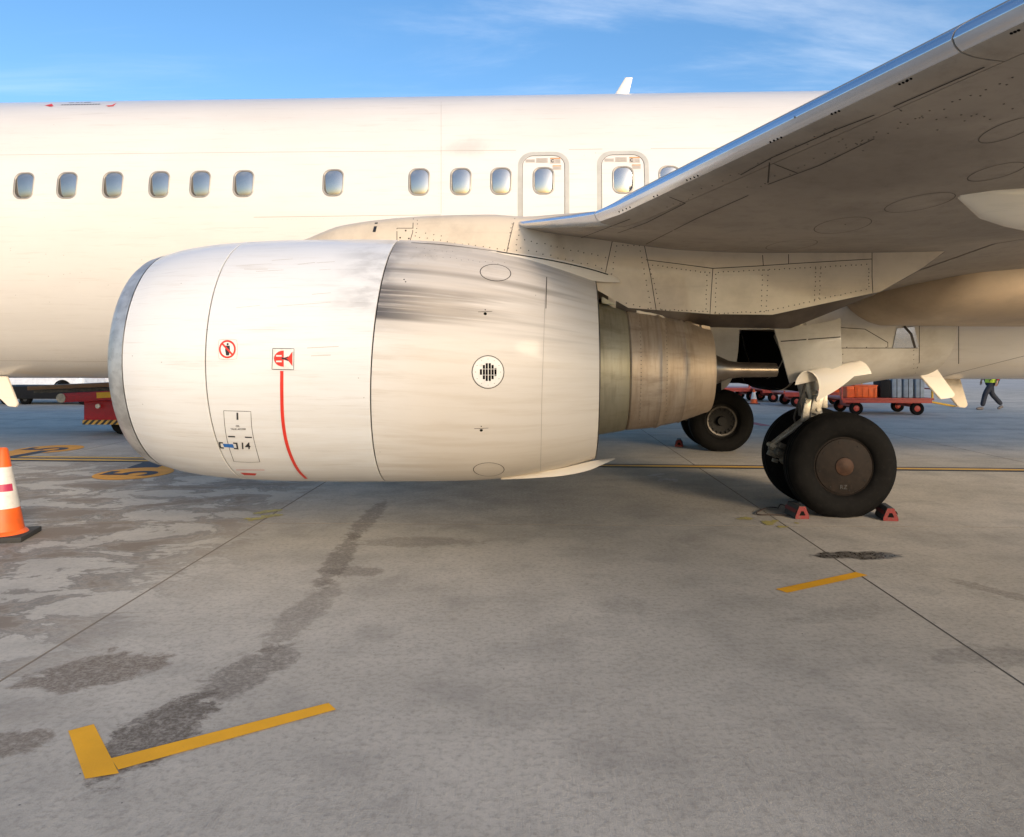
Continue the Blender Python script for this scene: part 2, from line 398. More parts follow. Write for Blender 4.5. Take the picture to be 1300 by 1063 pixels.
# ------------------------------------------------------------------ ground: base sheet, slabs, sealant, paint
gm = bmesh.new()
xs = [-4000, -400, -80, 0, 80, 400, 4000]
grid(gm, [[(a, b, -.012) for a in xs] for b in [-4000, -400, -60, 0, 70, 400, 4000]])
ground = build('ground', gm, M_CON, smooth=False); fix_ = None
ground['kind'] = 'structure'
GA = R(-1.4)                                             # slab joints run almost along the view
SL = 5.32; J0 = Vector((-2.58, 8.0))
gx = Vector((math.cos(GA), math.sin(GA))); gy = Vector((-math.sin(GA), math.cos(GA)))
bm = bmesh.new()
h = SL / 2 - .006
r = bmesh.ops.create_cube(bm, size=1, matrix=Matrix.Translation((0, 0, -.01)) @ Matrix.Diagonal((2 * h, 2 * h, .02, 1)))
bmesh.ops.delete(bm, geom=[f for f in bm.faces if f.calc_center_median().z < -.015], context='FACES')
te = [e for e in bm.edges if all(v.co.z > -.001 for v in e.verts)]
bmesh.ops.bevel(bm, geom=te, offset=.0025, segments=1, affect='EDGES')
bm.normal_update()
for f in bm.faces:
    if f.normal.z < .95: f.material_index = 1
slab = build('concrete_slab', bm, [M_CON, M_SEAL], ground, smooth=False)
first = True
for i in range(-6, 7):
    for j in range(-3, 9):
        c = J0 + gx * ((i + .5) * SL) + gy * ((j + .5) * SL)
        o = slab if first else slab.copy()
        if not first: COL.objects.link(o)
        first = False
        o.location = (c.x, c.y, 0); o.rotation_euler = (0, 0, GA)
bm = bmesh.new()
def strip2(bm, a, b, w, z):
    a = Vector(a); b = Vector(b); d = (b - a).normalized(); n = Vector((-d.y, d.x)) * (w / 2)
    vs = [bm.verts.new((p.x, p.y, z)) for p in (a - n, b - n, b + n, a + n)]
    return bm.faces.new(vs)
for i in range(-6, 8):
    a = J0 + gx * (i * SL); strip2(bm, a + gy * (-3 * SL), a + gy * (9 * SL), .03, -.0030)
for j in range(-3, 10):
    a = J0 + gy * (j * SL); strip2(bm, a + gx * (-6 * SL), a + gx * (7 * SL), .03, -.0025)
build('joint_sealant', bm, M_SEAL, ground, smooth=False)

def road_paint(name, col, wear):
    m, t, p = new_mat(name)
    g = t.node('ShaderNodeNewGeometry').outputs['Position']
    c = t.mix(t.ramp(t.noise(g, 2.5, 6), .3, .7), col, [x * .82 for x in col])
    c = t.mix(t.m('MULTIPLY', t.ramp(t.noise(g, 11, 8, .75), .60, .68), .45), c, (.25, .19, .11))
    c = t.mix(t.m('MULTIPLY', t.ramp(t.noise(g, 30, 6, .7), .62 - wear * .25, .8 - wear * .25), .10 + wear * .8), c, (.20, .185, .16))
    t.put(p.inputs['Base Color'], c); p.inputs['Roughness'].default_value = .75
    t.put(p.inputs['Normal'], t.bump(t.noise(g, 90, 3), .5, .003))
    return m
M_YEL = road_paint('yellow_tape', (.93, .44, .004), .0)
M_YOLD = road_paint('worn_yellow_paint', (.75, .44, .06), .3)
M_ORG = road_paint('orange_spot_paint', (.82, .36, .02), .1)
M_BPAINT = road_paint('black_line_paint', (.045, .045, .05), .3)
M_WPAINT = road_paint('pale_line_paint', (.55, .52, .50), .4)
M_PPAINT = road_paint('red_line_paint', (.45, .10, .10), .4)
def gp(px, py): Y = EYE * 1000 / (py - HY); return Vector(((px - CX) / 1000 * Y, Y))
def ground_poly(name, polys, m, z=.0045, kind='structure'):
    bm = bmesh.new()
    for pl in polys:
        bm.faces.new([bm.verts.new((p[0], p[1], z)) for p in pl])
    bmesh.ops.recalc_face_normals(bm, faces=bm.faces[:])
    for f in bm.faces:
        if f.normal.z < 0: f.normal_flip()
    o = build(name, bm, m, smooth=False); o['kind'] = kind; return o
def rect(a, b, w):
    a = Vector(a); b = Vector(b); d = (b - a).normalized(); n = Vector((-d.y, d.x)) * (w / 2)
    return [a - n, b - n, b + n, a + n]
# corner tape: two bars at right angles
ground_poly('yellow_tape_mark', [[gp(141, 964), gp(417, 893.5), gp(426.5, 902), gp(150, 978.5)]], M_YEL)
ground_poly('yellow_tape_mark', [[gp(86.5, 929), gp(119, 920.5), gp(151, 983), gp(108, 990)]], M_YEL, .0042)
ground_poly('yellow_tape_mark', [rect(gp(992, 751), gp(1094, 729), .105)], M_YEL)
# lead line that crosses under the aircraft
La, Lb = gp(-60, 582.6), gp(1330, 597.4)
Ld = (Lb - La).normalized(); La = La - Ld * 12; Lb = Lb + Ld * 12; Ln = Vector((-Ld.y, Ld.x))
ground_poly('yellow_guide_line', [rect(La, Lb, .16)], M_YOLD, .006)
ground_poly('black_line_border', [rect(La, Lb, .40)], M_BPAINT, .0035)
ground_poly('yellow_guide_line', [rect(La + Ln * .32, La + Ld * 18 + Ln * .32, .12)], M_YOLD, .006)
def spot(c, r, ang, txt):
    c = Vector(c)
    ground_poly('orange_stand_spot', [[c + Vector((math.cos(a * math.pi / 18) * r, math.sin(a * math.pi / 18) * r * 1.15)) for a in range(36)]], M_ORG, .006)
    cu = bpy.data.curves.new('stand_number', 'FONT'); cu.body = txt; cu.size = 1.05; cu.align_x = 'CENTER'; cu.align_y = 'CENTER'; cu.offset = .02
    o = bpy.data.objects.new('stand_number', cu); COL.objects.link(o)
    dg = bpy.context.evaluated_depsgraph_get(); me = bpy.data.meshes.new_from_object(o.evaluated_get(dg)); bpy.data.objects.remove(o)
    me.materials.clear(); me.materials.append(M_BPAINT)
    o = bpy.data.objects.new('stand_number', me); COL.objects.link(o); o.location = (c.x, c.y, .0095); o.rotation_euler = (0, 0, ang); o['kind'] = 'structure'
spot(gp(170, 601.5), .52, R(88), '5')
spot(gp(62, 570.5), .55, R(88), '5')
ground_poly('orange_stand_bar', [rect(gp(196, 596.5), gp(232, 588), .55)], M_ORG, .005)
ground_poly('black_stand_bar', [rect(gp(180, 594.5), gp(205, 585.5), .45)], M_BPAINT, .0055)
ground_poly('orange_stand_bar', [rect(gp(-10, 581), gp(38, 572), .55)], M_ORG, .0055)
ground_poly('black_stand_bar', [rect(gp(8, 582), gp(60, 572.5), .22)], M_BPAINT, .0062)
# scraps of old paint
def scraps(cpx, n, spread, m, seed):
    rnd = random.Random(seed); polys = []; c = gp(*cpx)
    for _ in range(n):
        q = c + Vector((rnd.gauss(0, spread[0]), rnd.gauss(0, spread[1]))); s = rnd.uniform(.03, .09)
        k = rnd.randint(5, 7); polys.append([q + Vector((math.cos(a * 2 * math.pi / k) * s * rnd.uniform(.6, 1.5), math.sin(a * 2 * math.pi / k) * s * rnd.uniform(.6, 1.3))) for a in range(k)])
    for i_, pl_ in enumerate(polys): ground_poly('worn_paint_flake', [pl_], m, .003 + .0004 * i_, 'structure')
M_YF = road_paint('faded_yellow_flakes', (.50, .42, .10), .7)
scraps((322, 655), 9, (.13, .2), M_YF, 1); scraps((972, 662), 10, (.12, .14), M_YF, 2)
scraps((845, 607), 12, (.1, .28), M_WPAINT, 3)
ground_poly('red_line_mark', [rect(gp(930, 532), gp(973, 541), .28)], M_PPAINT, .0045)
ground_poly('white_line_mark', [rect(gp(925, 543), gp(960, 546), .16)], M_WPAINT, .0052)
ground_poly('white_line_mark', [rect(gp(-40, 527), gp(160, 519), .14)], M_WPAINT)
ground_poly('white_line_mark', [rect(gp(700, 547), gp(880, 552), .10)], M_WPAINT)

# ------------------------------------------------------------------ the airliner: frame of reference
YAW = R(-2.5)
ORG = Vector((3.633, 11.687, 0))
air = empty('airliner', ORG, YAW)
tag(air, 'white twin-engine passenger airliner parked on its main wheels, filling the frame', 'airplane')
A2W = Matrix.Translation(ORG) @ Matrix.Rotation(YAW, 4, 'Z'); W2A = A2W.inverted()
CAM_L = W2A @ Vector((0, 0, EYE)); W2R = W2A.to_3x3()
def ray(px, py): return (W2R @ Vector(((px - CX) / F, 1, (HY - py) / F))).normalized()
def onplane(px, py, y):
    d = ray(px, py); return CAM_L + d * ((y - CAM_L.y) / d.y)
def bvh_of(*objs):
    vs, fs = [], []
    for o in objs:
        b = len(vs); vs += [v.co.copy() for v in o.data.vertices]; fs += [[b + i for i in p.vertices] for p in o.data.polygons]
    return BVHTree.FromPolygons(vs, fs)
def hit(bvh, px, py):
    d = ray(px, py); loc, nrm, i, dist = bvh.ray_cast(CAM_L, d)
    if loc is None: return None
    if nrm.dot(d) > 0: nrm = -nrm
    return loc, nrm
def ribbon(name, pts, bvh, width, m, parent, off=.0015, closed=False, step=5.0, bm=None):
    """a thin strip that lies on the surface along the given outline"""
    own = bm is None
    if own: bm = bmesh.new()
    if closed: pts = list(pts) + [pts[0]]
    dense = []
    for (a, b) in zip(pts[:-1], pts[1:]):
        L = math.hypot(b[0] - a[0], b[1] - a[1]); n = max(1, int(L / step))
        dense += [(a[0] + (b[0] - a[0]) * k / n, a[1] + (b[1] - a[1]) * k / n) for k in range(n)]
    dense.append(pts[-1])
    hs = [hit(bvh, *q) for q in dense]; prev = None
    for k, hh in enumerate(hs):
        if hh is None: prev = None; continue
        p, n = hh
        nb = [hs[q][0] for q in (k - 1, k + 1) if 0 <= q < len(hs) and hs[q]]
        if not nb: prev = None; continue
        a = hs[k - 1][0] if k > 0 and hs[k - 1] else p; b = hs[k + 1][0] if k + 1 < len(hs) and hs[k + 1] else p
        d = (b - a)
        if d.length < 1e-6: continue
        s = n.cross(d.normalized()).normalized() * (width / 2)
        cur = (bm.verts.new(p + s + n * off), bm.verts.new(p - s + n * off))
        if prev and (p - pp).length < .5: bm.faces.new((prev[0], prev[1], cur[1], cur[0]))
        prev = cur; pp = p
    if own: return build(name, bm, m, parent, smooth=False)
def curve_pts(pts, n=8):
    """catmull-rom through picture points"""
    out = []; P = [pts[0]] + list(pts) + [pts[-1]]
    for i in range(1, len(P) - 2):
        for k in range(n):
            u = k / n; a, b, c, d = P[i - 1], P[i], P[i + 1], P[i + 2]
            out.append(tuple(.5 * (2 * b[j] + (c[j] - a[j]) * u + (2 * a[j] - 5 * b[j] + 4 * c[j] - d[j]) * u * u + (3 * b[j] - a[j] - 3 * c[j] + d[j]) * u ** 3) for j in (0, 1)))
    return out + [pts[-1]]
def discs(name, pts, bvh, rad, m, parent, off=.002, seg=6, dome=.002):
    bm = bmesh.new()
    for q in pts:
        hh = hit(bvh, q[0], q[1])
        if not hh: continue
        p, n = hh; u = n.cross(Vector((0, 0, 1)) if abs(n.z) < .9 else Vector((1, 0, 0))).normalized(); v = n.cross(u)
        ring = [bm.verts.new(p + n * .0005 + (u * math.cos(2 * math.pi * k / seg) + v * math.sin(2 * math.pi * k / seg)) * rad) for k in range(seg)]
        c = bm.verts.new(p + n * (off + dome))
        for k in range(seg): bm.faces.new((ring[k], ring[(k + 1) % seg], c))
    o = build(name, bm, m, parent, smooth=False); o['kind'] = 'stuff'; return o
def row(a, b, n, jit=0):
    return [(a[0] + (b[0] - a[0]) * k / (n - 1) + random.uniform(-jit, jit), a[1] + (b[1] - a[1]) * k / (n - 1) + random.uniform(-jit, jit)) for k in range(n)]
def decal(name, polys, bvh, m, parent, off=.0025, sub=2):
    """flat print wrapped on a surface: polygons given as picture outlines"""
    bm = bmesh.new()
    for pl in polys: bm.faces.new([bm.verts.new((p[0], p[1], 0)) for p in pl])
    bmesh.ops.triangulate(bm, faces=bm.faces[:])
    for _ in range(sub):
        es = [e for e in bm.edges if e.calc_length() > 5]
        if es: bmesh.ops.subdivide_edges(bm, edges=es, cuts=1); bmesh.ops.triangulate(bm, faces=bm.faces[:])
    dead = []
    for v in bm.verts:
        hh = hit(bvh, v.co.x, v.co.y)
        if hh: v.co = hh[0] + hh[1] * off
        else: dead.append(v)
    if dead: bmesh.ops.delete(bm, geom=dead, context='VERTS')
    return build(name, bm, m, parent, smooth=False)
def text_decal(name, txt, cx, cy, size, bvh, m, parent, off=.003, shear=0, sx=1, rot=0):
    cu = bpy.data.curves.new('t', 'FONT'); cu.body = txt; cu.size = size; cu.align_x = 'CENTER'; cu.align_y = 'CENTER'; cu.offset = size * .02
    o = bpy.data.objects.new('t', cu); COL.objects.link(o)
    dg = bpy.context.evaluated_depsgraph_get(); me = bpy.data.meshes.new_from_object(o.evaluated_get(dg)); bpy.data.objects.remove(o)
    bm = bmesh.new(); bm.from_mesh(me)
    for v in bm.verts:
        X, Y = v.co.x * sx, -v.co.y
        X, Y = X * math.cos(rot) - Y * math.sin(rot), X * math.sin(rot) + Y * math.cos(rot)
        hh = hit(bvh, cx + X + shear * Y, cy + Y)
        if hh: v.co = hh[0] + hh[1] * off
    return build(name, bm, m, parent, smooth=False)

# ------------------------------------------------------------------ fuselage
FA, FC, FB = 1.88, 3.64, 2.28
def fus(x, th):
    """th: 0 = the side facing the camera, +90 = crown"""
    s, dz = 1.0, 0.0
    if x < -13.0: u = min(1, (-13.0 - x) / 6.6); s = max(.02, math.sqrt(max(0, 1 - u ** 2.2))); dz = -.35 * u * u
    if x > 7.0: u = min(1, (x - 7.0) / 12.0); s = max(.1, 1 - .9 * u ** 1.35); dz = 1.25 * u ** 1.3
    b = FA if math.sin(th) > 0 else FB
    return Vector((x, -FA * math.cos(th) * s, FC + b * math.sin(th) * s + dz))
def fus_n(th):
    b = FA if math.sin(th) > 0 else FB
    return Vector((0, -math.cos(th) / FA, math.sin(th) / b)).normalized()
TH0, TH1 = R(0.2), R(18.6)
WZ = 3.92; WTH = math.asin((WZ - FC) / FA)
def win_x(px):                        # cabin window stations, from the photo
    p = onplane(px, 230, -FA * math.cos(WTH)); return p.x
WPX = [30, 85, 143, 202, 254, 309, 423, 532, 585, 636, 690, 791, 850]
WX = [win_x(p) for p in WPX]
x = WX[0]; pre = []
for k in range(6): x -= .545; pre.append(x)
post = [WX[-1] + .53 * (k + 1) for k in range(9)]
ALLX = sorted(pre + WX + post)
def rrect(w, h, r, n=8):
    """4n points of a rounded rectangle, starting at the lower-left corner, counter-clockwise"""
    pts = []
    cs = [(-w / 2 + r, -h / 2 + r, 225), (w / 2 - r, -h / 2 + r, 315), (w / 2 - r, h / 2 - r, 45), (-w / 2 + r, h / 2 - r, 135)]
    for k in range(4):
        x0, y0, a0 = cs[k]; x1, y1, a1 = cs[(k + 1) % 4]
        path = [(x0 + r * math.cos(R(a0 + 45 * i / 6)), y0 + r * math.sin(R(a0 + 45 * i / 6))) for i in range(7)]
        path += [(x1 + r * math.cos(R(a0 + 45 + 45 * i / 6)), y1 + r * math.sin(R(a0 + 45 + 45 * i / 6))) for i in range(7)]
        L = [0]
        for i in range(1, len(path)): L.append(L[-1] + math.hypot(path[i][0] - path[i - 1][0], path[i][1] - path[i - 1][1]))
        for i in range(n):
            s = L[-1] * i / n
            for q in range(1, len(L)):
                if L[q] >= s: break
            u = (s - L[q - 1]) / max(1e-9, L[q] - L[q - 1])
            pts.append((path[q - 1][0] + (path[q][0] - path[q - 1][0]) * u, path[q - 1][1] + (path[q][1] - path[q - 1][1]) * u))
    return pts
HW, HH, HR = .245, .335, .085
bm = bmesh.new(); norms = {}
def vadd(x, th):
    v = bm.verts.new(fus(x, th)); norms[v] = th; return v
XB0, XB1 = ALLX[0] - .3, ALLX[-1] + .3
xsn = [-19.6 + .02] + [-19.4 + .4 * i for i in range(17)] + [XB0 - .8, XB0] + [XB0 + (XB1 - XB0) * k / 12 for k in range(1, 12)] + [XB1] + [7.0 + .6 * i for i in range(21)]
xsn = sorted(set(round(v, 4) for v in xsn + [-.80, .10]))
ths = [TH1 + (2 * math.pi - (TH1 - TH0)) * k / 120 for k in range(121)]
V = [[vadd(x, th) for th in ths] for x in xsn]
for i in range(len(xsn) - 1):
    for j in range(120):
        if -.81 < xsn[i] < .05 and xsn[i + 1] < .11 and V[i][j].co.z < 2.12 and V[i][j + 1].co.z < 2.12: continue
        bm.faces.new((V[i][j], V[i][j + 1], V[i + 1][j + 1], V[i + 1][j]))
for x0, x1 in zip(xsn[:-1], xsn[1:]):               # plain belt in front of and behind the window zone
    if x1 <= XB0 + 1e-3 or x0 >= XB1 - 1e-3:
        tt = [TH0 + (TH1 - TH0) * k / 8 for k in range(9)]
        a = [vadd(x0, q) for q in tt]; b = [vadd(x1, q) for q in tt]
        for k in range(8): bm.faces.new((a[k], a[k + 1], b[k + 1], b[k]))
bnd = [XB0] + [(a + b) / 2 for a, b in zip(ALLX[:-1], ALLX[1:])] + [XB1]
inner = rrect(HW, HH, HR)
for k, wx in enumerate(ALLX):
    xa, xb = bnd[k], bnd[k + 1]
    out = []
    for s in range(8): out.append((xa + (xb - xa) * s / 8, TH0))
    for s in range(8): out.append((xb, TH0 + (TH1 - TH0) * s / 8))
    for s in range(8): out.append((xb - (xb - xa) * s / 8, TH1))
    for s in range(8): out.append((xa, TH1 - (TH1 - TH0) * s / 8))
    inn = [(wx + p[0], WTH + p[1] / FA) for p in inner]
    rings = []
    for u in (0, .4, .75, 1):
        rings.append([vadd(a[0] + (b[0] - a[0]) * u, a[1] + (b[1] - a[1]) * u) for a, b in zip(out, inn)])
    for r0, r1 in zip(rings[:-1], rings[1:]):
        for s in range(32): bm.faces.new((r0[s], r0[(s + 1) % 32], r1[(s + 1) % 32], r1[s]))
bm.verts.index_update()
nl = [None] * len(bm.verts)
for v in bm.verts: nl[v.index] = norms[v]
zone = {v.index for v in bm.verts if -13 <= v.co.x <= 7}
for f in bm.faces:
    f.normal_update(); c = f.calc_center_median(); q = c - Vector((c.x, 0, FC + (0 if c.x < 7 else .5)))
    if f.normal.dot(q) < 0: f.normal_flip()
bm.normal_update()
vn = {v.index: v.normal.copy() for v in bm.verts}
fuselage = build('fuselage', bm, M_WHITE, air, angle=180)
fuselage.data.normals_split_custom_set_from_vertices([fus_n(nl[i]) if i in zone else vn[i] for i in range(len(nl))])
B_FUS = bvh_of(fuselage)

def frame_loops(wx, sc_w, sc_h, r, off):
    return [(wx + p[0], WTH + p[1] / FA, off) for p in rrect(sc_w, sc_h, r)]
def fp(x, th, off): return fus(x, th) + fus_n(th) * off
# one window, then copies of it along the cabin
def make_window(parent):
    bm = bmesh.new()
    L = [[fp(*q[:2], .0002) for q in frame_loops(0, HW + .034, HH + .034, HR + .017, 0)],
         [fp(*q[:2], .004) for q in frame_loops(0, HW + .028, HH + .028, HR + .014, 0)],
         [fp(*q[:2], .004) for q in frame_loops(0, HW - .002, HH - .002, HR, 0)],
         [fp(*q[:2], -.006) for q in frame_loops(0, HW - .012, HH - .012, HR, 0)]]
    grid(bm, L, close_u=True)
    w = build('window', bm, M_FRAME, parent, angle=60)
    bm = bmesh.new()
    ins = frame_loops(0, HW - .012, HH - .012, HR, 0)
    L = [[fp(*q[:2], -.006) for q in ins], [Vector((q[0], -1.795, fp(*q[:2], -.006).z)) for q in ins]]
    L.insert(1, [p.lerp(q, .25) for p, q in zip(L[0], L[1])])
    grid(bm, L, close_u=True); build('gasket', bm, M_GASK, w)
    bm = bmesh.new(); rows = []
    for u in (1, .85, .65, .45, .25, .08):
        rows.append([Vector((p[0] * u, -1.831 + p[1] * u * .02 - .015 * (1 - (u * math.hypot(p[0] / (HW / 2), p[1] / (HH / 2)) / 1.15) ** 2), WZ + p[1] * u * .97)) for p in rrect(HW - .014, HH - .014, HR)])
    vs = grid(bm, rows, close_u=True); bm.faces.new(vs[-1]); fix(bm)
    for f in bm.faces:
        if f.normal.y > 0: f.normal_flip()
    build('pane', bm, M_PANE, w, angle=180)
    return w
w0 = make_window(air)
for k, wx in enumerate(ALLX):
    o = w0 if k == 0 else copy_tree(w0, air)
    o.location.x = wx

def fus_strip(bm, path, w, off=.003):
    """path in (x, theta*FA) surface coordinates"""
    prev = None
    n = len(path)
    for k, p in enumerate(path):
        a = path[max(0, k - 1)]; b = path[min(n - 1, k + 1)]
        d = Vector((b[0] - a[0], b[1] - a[1])).normalized(); s = Vector((-d.y, d.x)) * (w / 2)
        cur = [bm.verts.new(fp(p[0] + q * s.x, (p[1] + q * s.y) / FA, off)) for q in (1, -1)]
        if prev: bm.faces.new((prev[0], prev[1], cur[1], cur[0]))
        prev = cur
def bez_exit(x0, x1, zb, zt, r):
    pts = []
    for k in range(13): pts.append((x0, zb + (zt - r - zb) * k / 12))
    for k in range(1, 9): a = R(180 - 90 * k / 8); pts.append((x0 + r + r * math.cos(a), zt - r + r * math.sin(a)))
    for k in range(1, 5): pts.append((x0 + r + (x1 - x0 - 2 * r) * k / 4, zt))
    for k in range(1, 9): a = R(90 - 90 * k / 8); pts.append((x1 - r + r * math.cos(a), zt - r + r * math.sin(a)))
    for k in range(1, 13): pts.append((x1, zt - r - (zt - r - zb) * k / 12))
    return pts
for px in (690, 791):
    wx = win_x(px)
    zt = WTH * FA + .375
    bm = bmesh.new(); fus_strip(bm, bez_exit(wx - .30, wx + .30, WTH * FA - .62, zt, .17), .052, .0025)
    e = build('emergency_exit', bm, M_GREY, air, smooth=False)
    bm = bmesh.new(); fus_strip(bm, bez_exit(wx - .268, wx + .268, WTH * FA - .62, zt - .032, .145), .006, .003)
    build('exit_gap', bm, M_SEAM, e, smooth=False)
    def quad(name, cx, cz, w, hgt, m, off=.003):
        b = bmesh.new(); fus_strip(b, [(wx + cx - w / 2, WTH * FA + cz), (wx + cx + w / 2, WTH * FA + cz)], hgt, off); return build(name, b, m, e, smooth=False)
    for (cx, cz, w, hh, m) in ((-.17, .27, .12, .045, M_PLAC), (-.02, .275, .15, .065, M_PLAC), (.15, .27, .13, .085, M_PLAC), (.17, .17, .11, .06, M_PLAC), (.15, .302, .13, .014, M_DECO), (.17, .196, .11, .012, M_DECO)):
        quad('placard', cx, cz, w, hh, m, .003 if m is M_PLAC else .0045)
    b = bmesh.new()
    for cz in (.30, .25):
        fus_strip(b, [(wx - .09, WTH * FA + cz), (wx + .05, WTH * FA + cz)], .004, .005)
    for q in range(3): fus_strip(b, [(wx - .08, WTH * FA + .262 + q * .013), (wx + .04, WTH * FA + .262 + q * .013)], .003, .005)
    for q in range(2): fus_strip(b, [(wx - .22, WTH * FA + .262 + q * .015), (wx - .12, WTH * FA + .262 + q * .015)], .004, .005)
    for q in range(3): fus_strip(b, [(wx + .155, WTH * FA + .245 + q * .015), (wx + .21, WTH * FA + .245 + q * .015)], .004, .005)
    for q in range(2): fus_strip(b, [(wx + .13, WTH * FA + .155 + q * .015), (wx + .21, WTH * FA + .155 + q * .015)], .004, .005)
    build('placard_print', b, M_FRAME, e, smooth=False)['kind'] = 'stuff'
    b = bmesh.new()
    arc = [(wx + .115 + .018 * math.cos(R(a)), WTH * FA + .265 + .018 * math.sin(R(a))) for a in range(40, 330, 20)]
    fus_strip(b, arc, .010, .006); build('placard_arrow', b, M_BLK, e, smooth=False)

bmx = bmesh.new()
for pts, w in (([(0, 197), (330, 193.5)], .005), ([(330, 193.5), (655, 191)], .006), ([(722, 190), (765, 189.5)], .006), ([(826, 189), (935, 188)], .006),
               ([(560, 110), (560, 190)], .004), ([(560, 190), (560, 271)], .005), ([(322, 276), (470, 274), (560, 273)], .006), ([(0, 458), (136, 459)], .006), ([(-60, 460), (0, 458)], .006)):
    ribbon('fuselage_seam', pts, B_FUS, w, M_FAINT, fuselage)
# print high on the crown
bmx = bmesh.new()
for a, b in (((92, 128.5), (133, 127.5)), ((88, 131), (118, 130.3)), ((78, 133.6), (128, 132.6))):
    n = 14
    for k in range(n):
        if random.random() < .8:
            x0 = a[0] + (b[0] - a[0]) * k / n; x1 = a[0] + (b[0] - a[0]) * (k + .7) / n; yy = a[1] + (b[1] - a[1]) * k / n
            ribbon('', [(x0, yy), (x1, yy)], B_FUS, .035, None, None, bm=bmx, step=2, off=.004)
build('crown_print', bmx, M_BLK, fuselage, smooth=False)['kind'] = 'stuff'
for arrow in ([(57, 134.5), (66, 132.2), (63, 134.3), (68, 135.2), (64, 135.8)], [(134, 134.6), (142, 134.0), (148, 131.2), (144, 135.3), (138, 135.9)]):
    decal('crown_arrow', [arrow], B_FUS, M_RED, fuselage, off=.004, sub=0)
discs('fuselage_rivets', row((5, 310), (130, 360), 9, 14) + [(188, 388), (180, 330), (20, 375)], B_FUS, .004, M_RIV, fuselage)

discs('lap_joint_rivets', row((2, 199.5), (650, 193.5), 110) + row((2, 191.5), (650, 186.5), 110) + row((563, 200), (563, 268), 16) + row((557, 200), (557, 268), 16) + row((330, 279), (555, 276), 40), B_FUS, .0035, M_GREY, fuselage)
discs('lower_lap_rivets', row((2, 455), (134, 456), 24) + row((2, 462), (134, 463), 24), B_FUS, .004, M_GREY, fuselage)
# blade antenna on the crown
bm = bmesh.new()
def blade(bm, base_c, chord, height, sweep, thick, up=Vector((0, 0, 1)), taper=.45, fwd=Vector((1, 0, 0))):
    side = up.cross(fwd).normalized(); rows = []
    for u in (0, .5, .92, 1):
        c = chord * (1 - (1 - taper) * u); th = thick * (1 - .5 * u) * (1 if u < 1 else .3)
        o = base_c + up * (height * u) + fwd * (sweep * u); r = []
        for k in range(16):
            a = 2 * math.pi * k / 16; r.append(o + fwd * (c / 2 * math.cos(a)) + side * (th / 2 * math.sin(a) * (1 - .3 * math.cos(a))))
        rows.append(r)
    vs = grid(bm, rows, close_u=True); bm.faces.new(vs[-1]); fix(bm)
p = onplane(784, 116, 0)
blade(bm, Vector((p.x, 0, 5.46)), .27, .40, .17, .05, taper=.4)
build('antenna', bm, M_WHITE, air)

# vertical fin and tailplane (out of frame, but the aircraft has them)
bm = bmesh.new(); rows = []
for u in (0, 1):
    c = 5.2 * (1 - u) + 1.7 * u; x0 = 12.0 + 4.9 * u; z = 5.2 + 7.0 * u
    rows.append([Vector((x0 + c * (.5 - .5 * math.cos(2 * math.pi * k / 20)), .22 * (1 - .6 * u) * math.sin(2 * math.pi * k / 20), z)) for k in range(20)])
vs = grid(bm, rows, close_u=True); bm.faces.new(vs[-1]); fix(bm); build('tail_fin', bm, M_WHITE, air)
for s in (-1, 1):
    bm = bmesh.new(); rows = []
    for u in (0, 1):
        c = 3.4 * (1 - u) + 1.2 * u; x0 = 14.5 + 3.0 * u
        rows.append([Vector((x0 + c * (.5 - .5 * math.cos(2 * math.pi * k / 20)), s * (.5 + 6.6 * u), 4.9 + .7 * u + .14 * (1 - .5 * u) * math.sin(2 * math.pi * k / 20))) for k in range(20)])
    vs = grid(bm, rows, close_u=True); bm.faces.new(vs[-1]); fix(bm); build('tailplane', bm, M_WHITE, air)

# ------------------------------------------------------------------ engine nacelle
EY = -4.83
def rings(bm, prof, zc, seg=96, mi=0, y0=EY, xmod=None):
    """prof: list of (x, r); xmod(x, a) shifts a point along x for wavy seams"""
    rows = []
    for x, r in prof:
        row_ = []
        for k in range(seg):
            a = 2 * math.pi * k / seg; xx = xmod(x, a) if xmod else x
            row_.append(Vector((xx, y0 + r * math.cos(a), zc(x) + r * math.sin(a))))
        rows.append(row_)
    return grid(bm, rows, close_u=True, mi=mi)
RT = [(-6.60, .895), (-6.56, .925), (-6.45, .957), (-6.25, 1.008), (-5.9, 1.05), (-5.4, 1.072), (-4.8, 1.076), (-4.2, 1.068), (-3.8, 1.045), (-3.4, .99), (-3.0, .895), (-2.70, .80)]
ZT = [(-6.6, 1.655), (-4.3, 1.66), (-3.4, 1.625), (-2.7, 1.59), (-1.1, 1.575)]
rad = lambda x: interp(RT, x)
ezc = lambda x: interp(ZT, x)
def span(a, b, n): return [a + (b - a) * k / n for k in range(n + 1)]
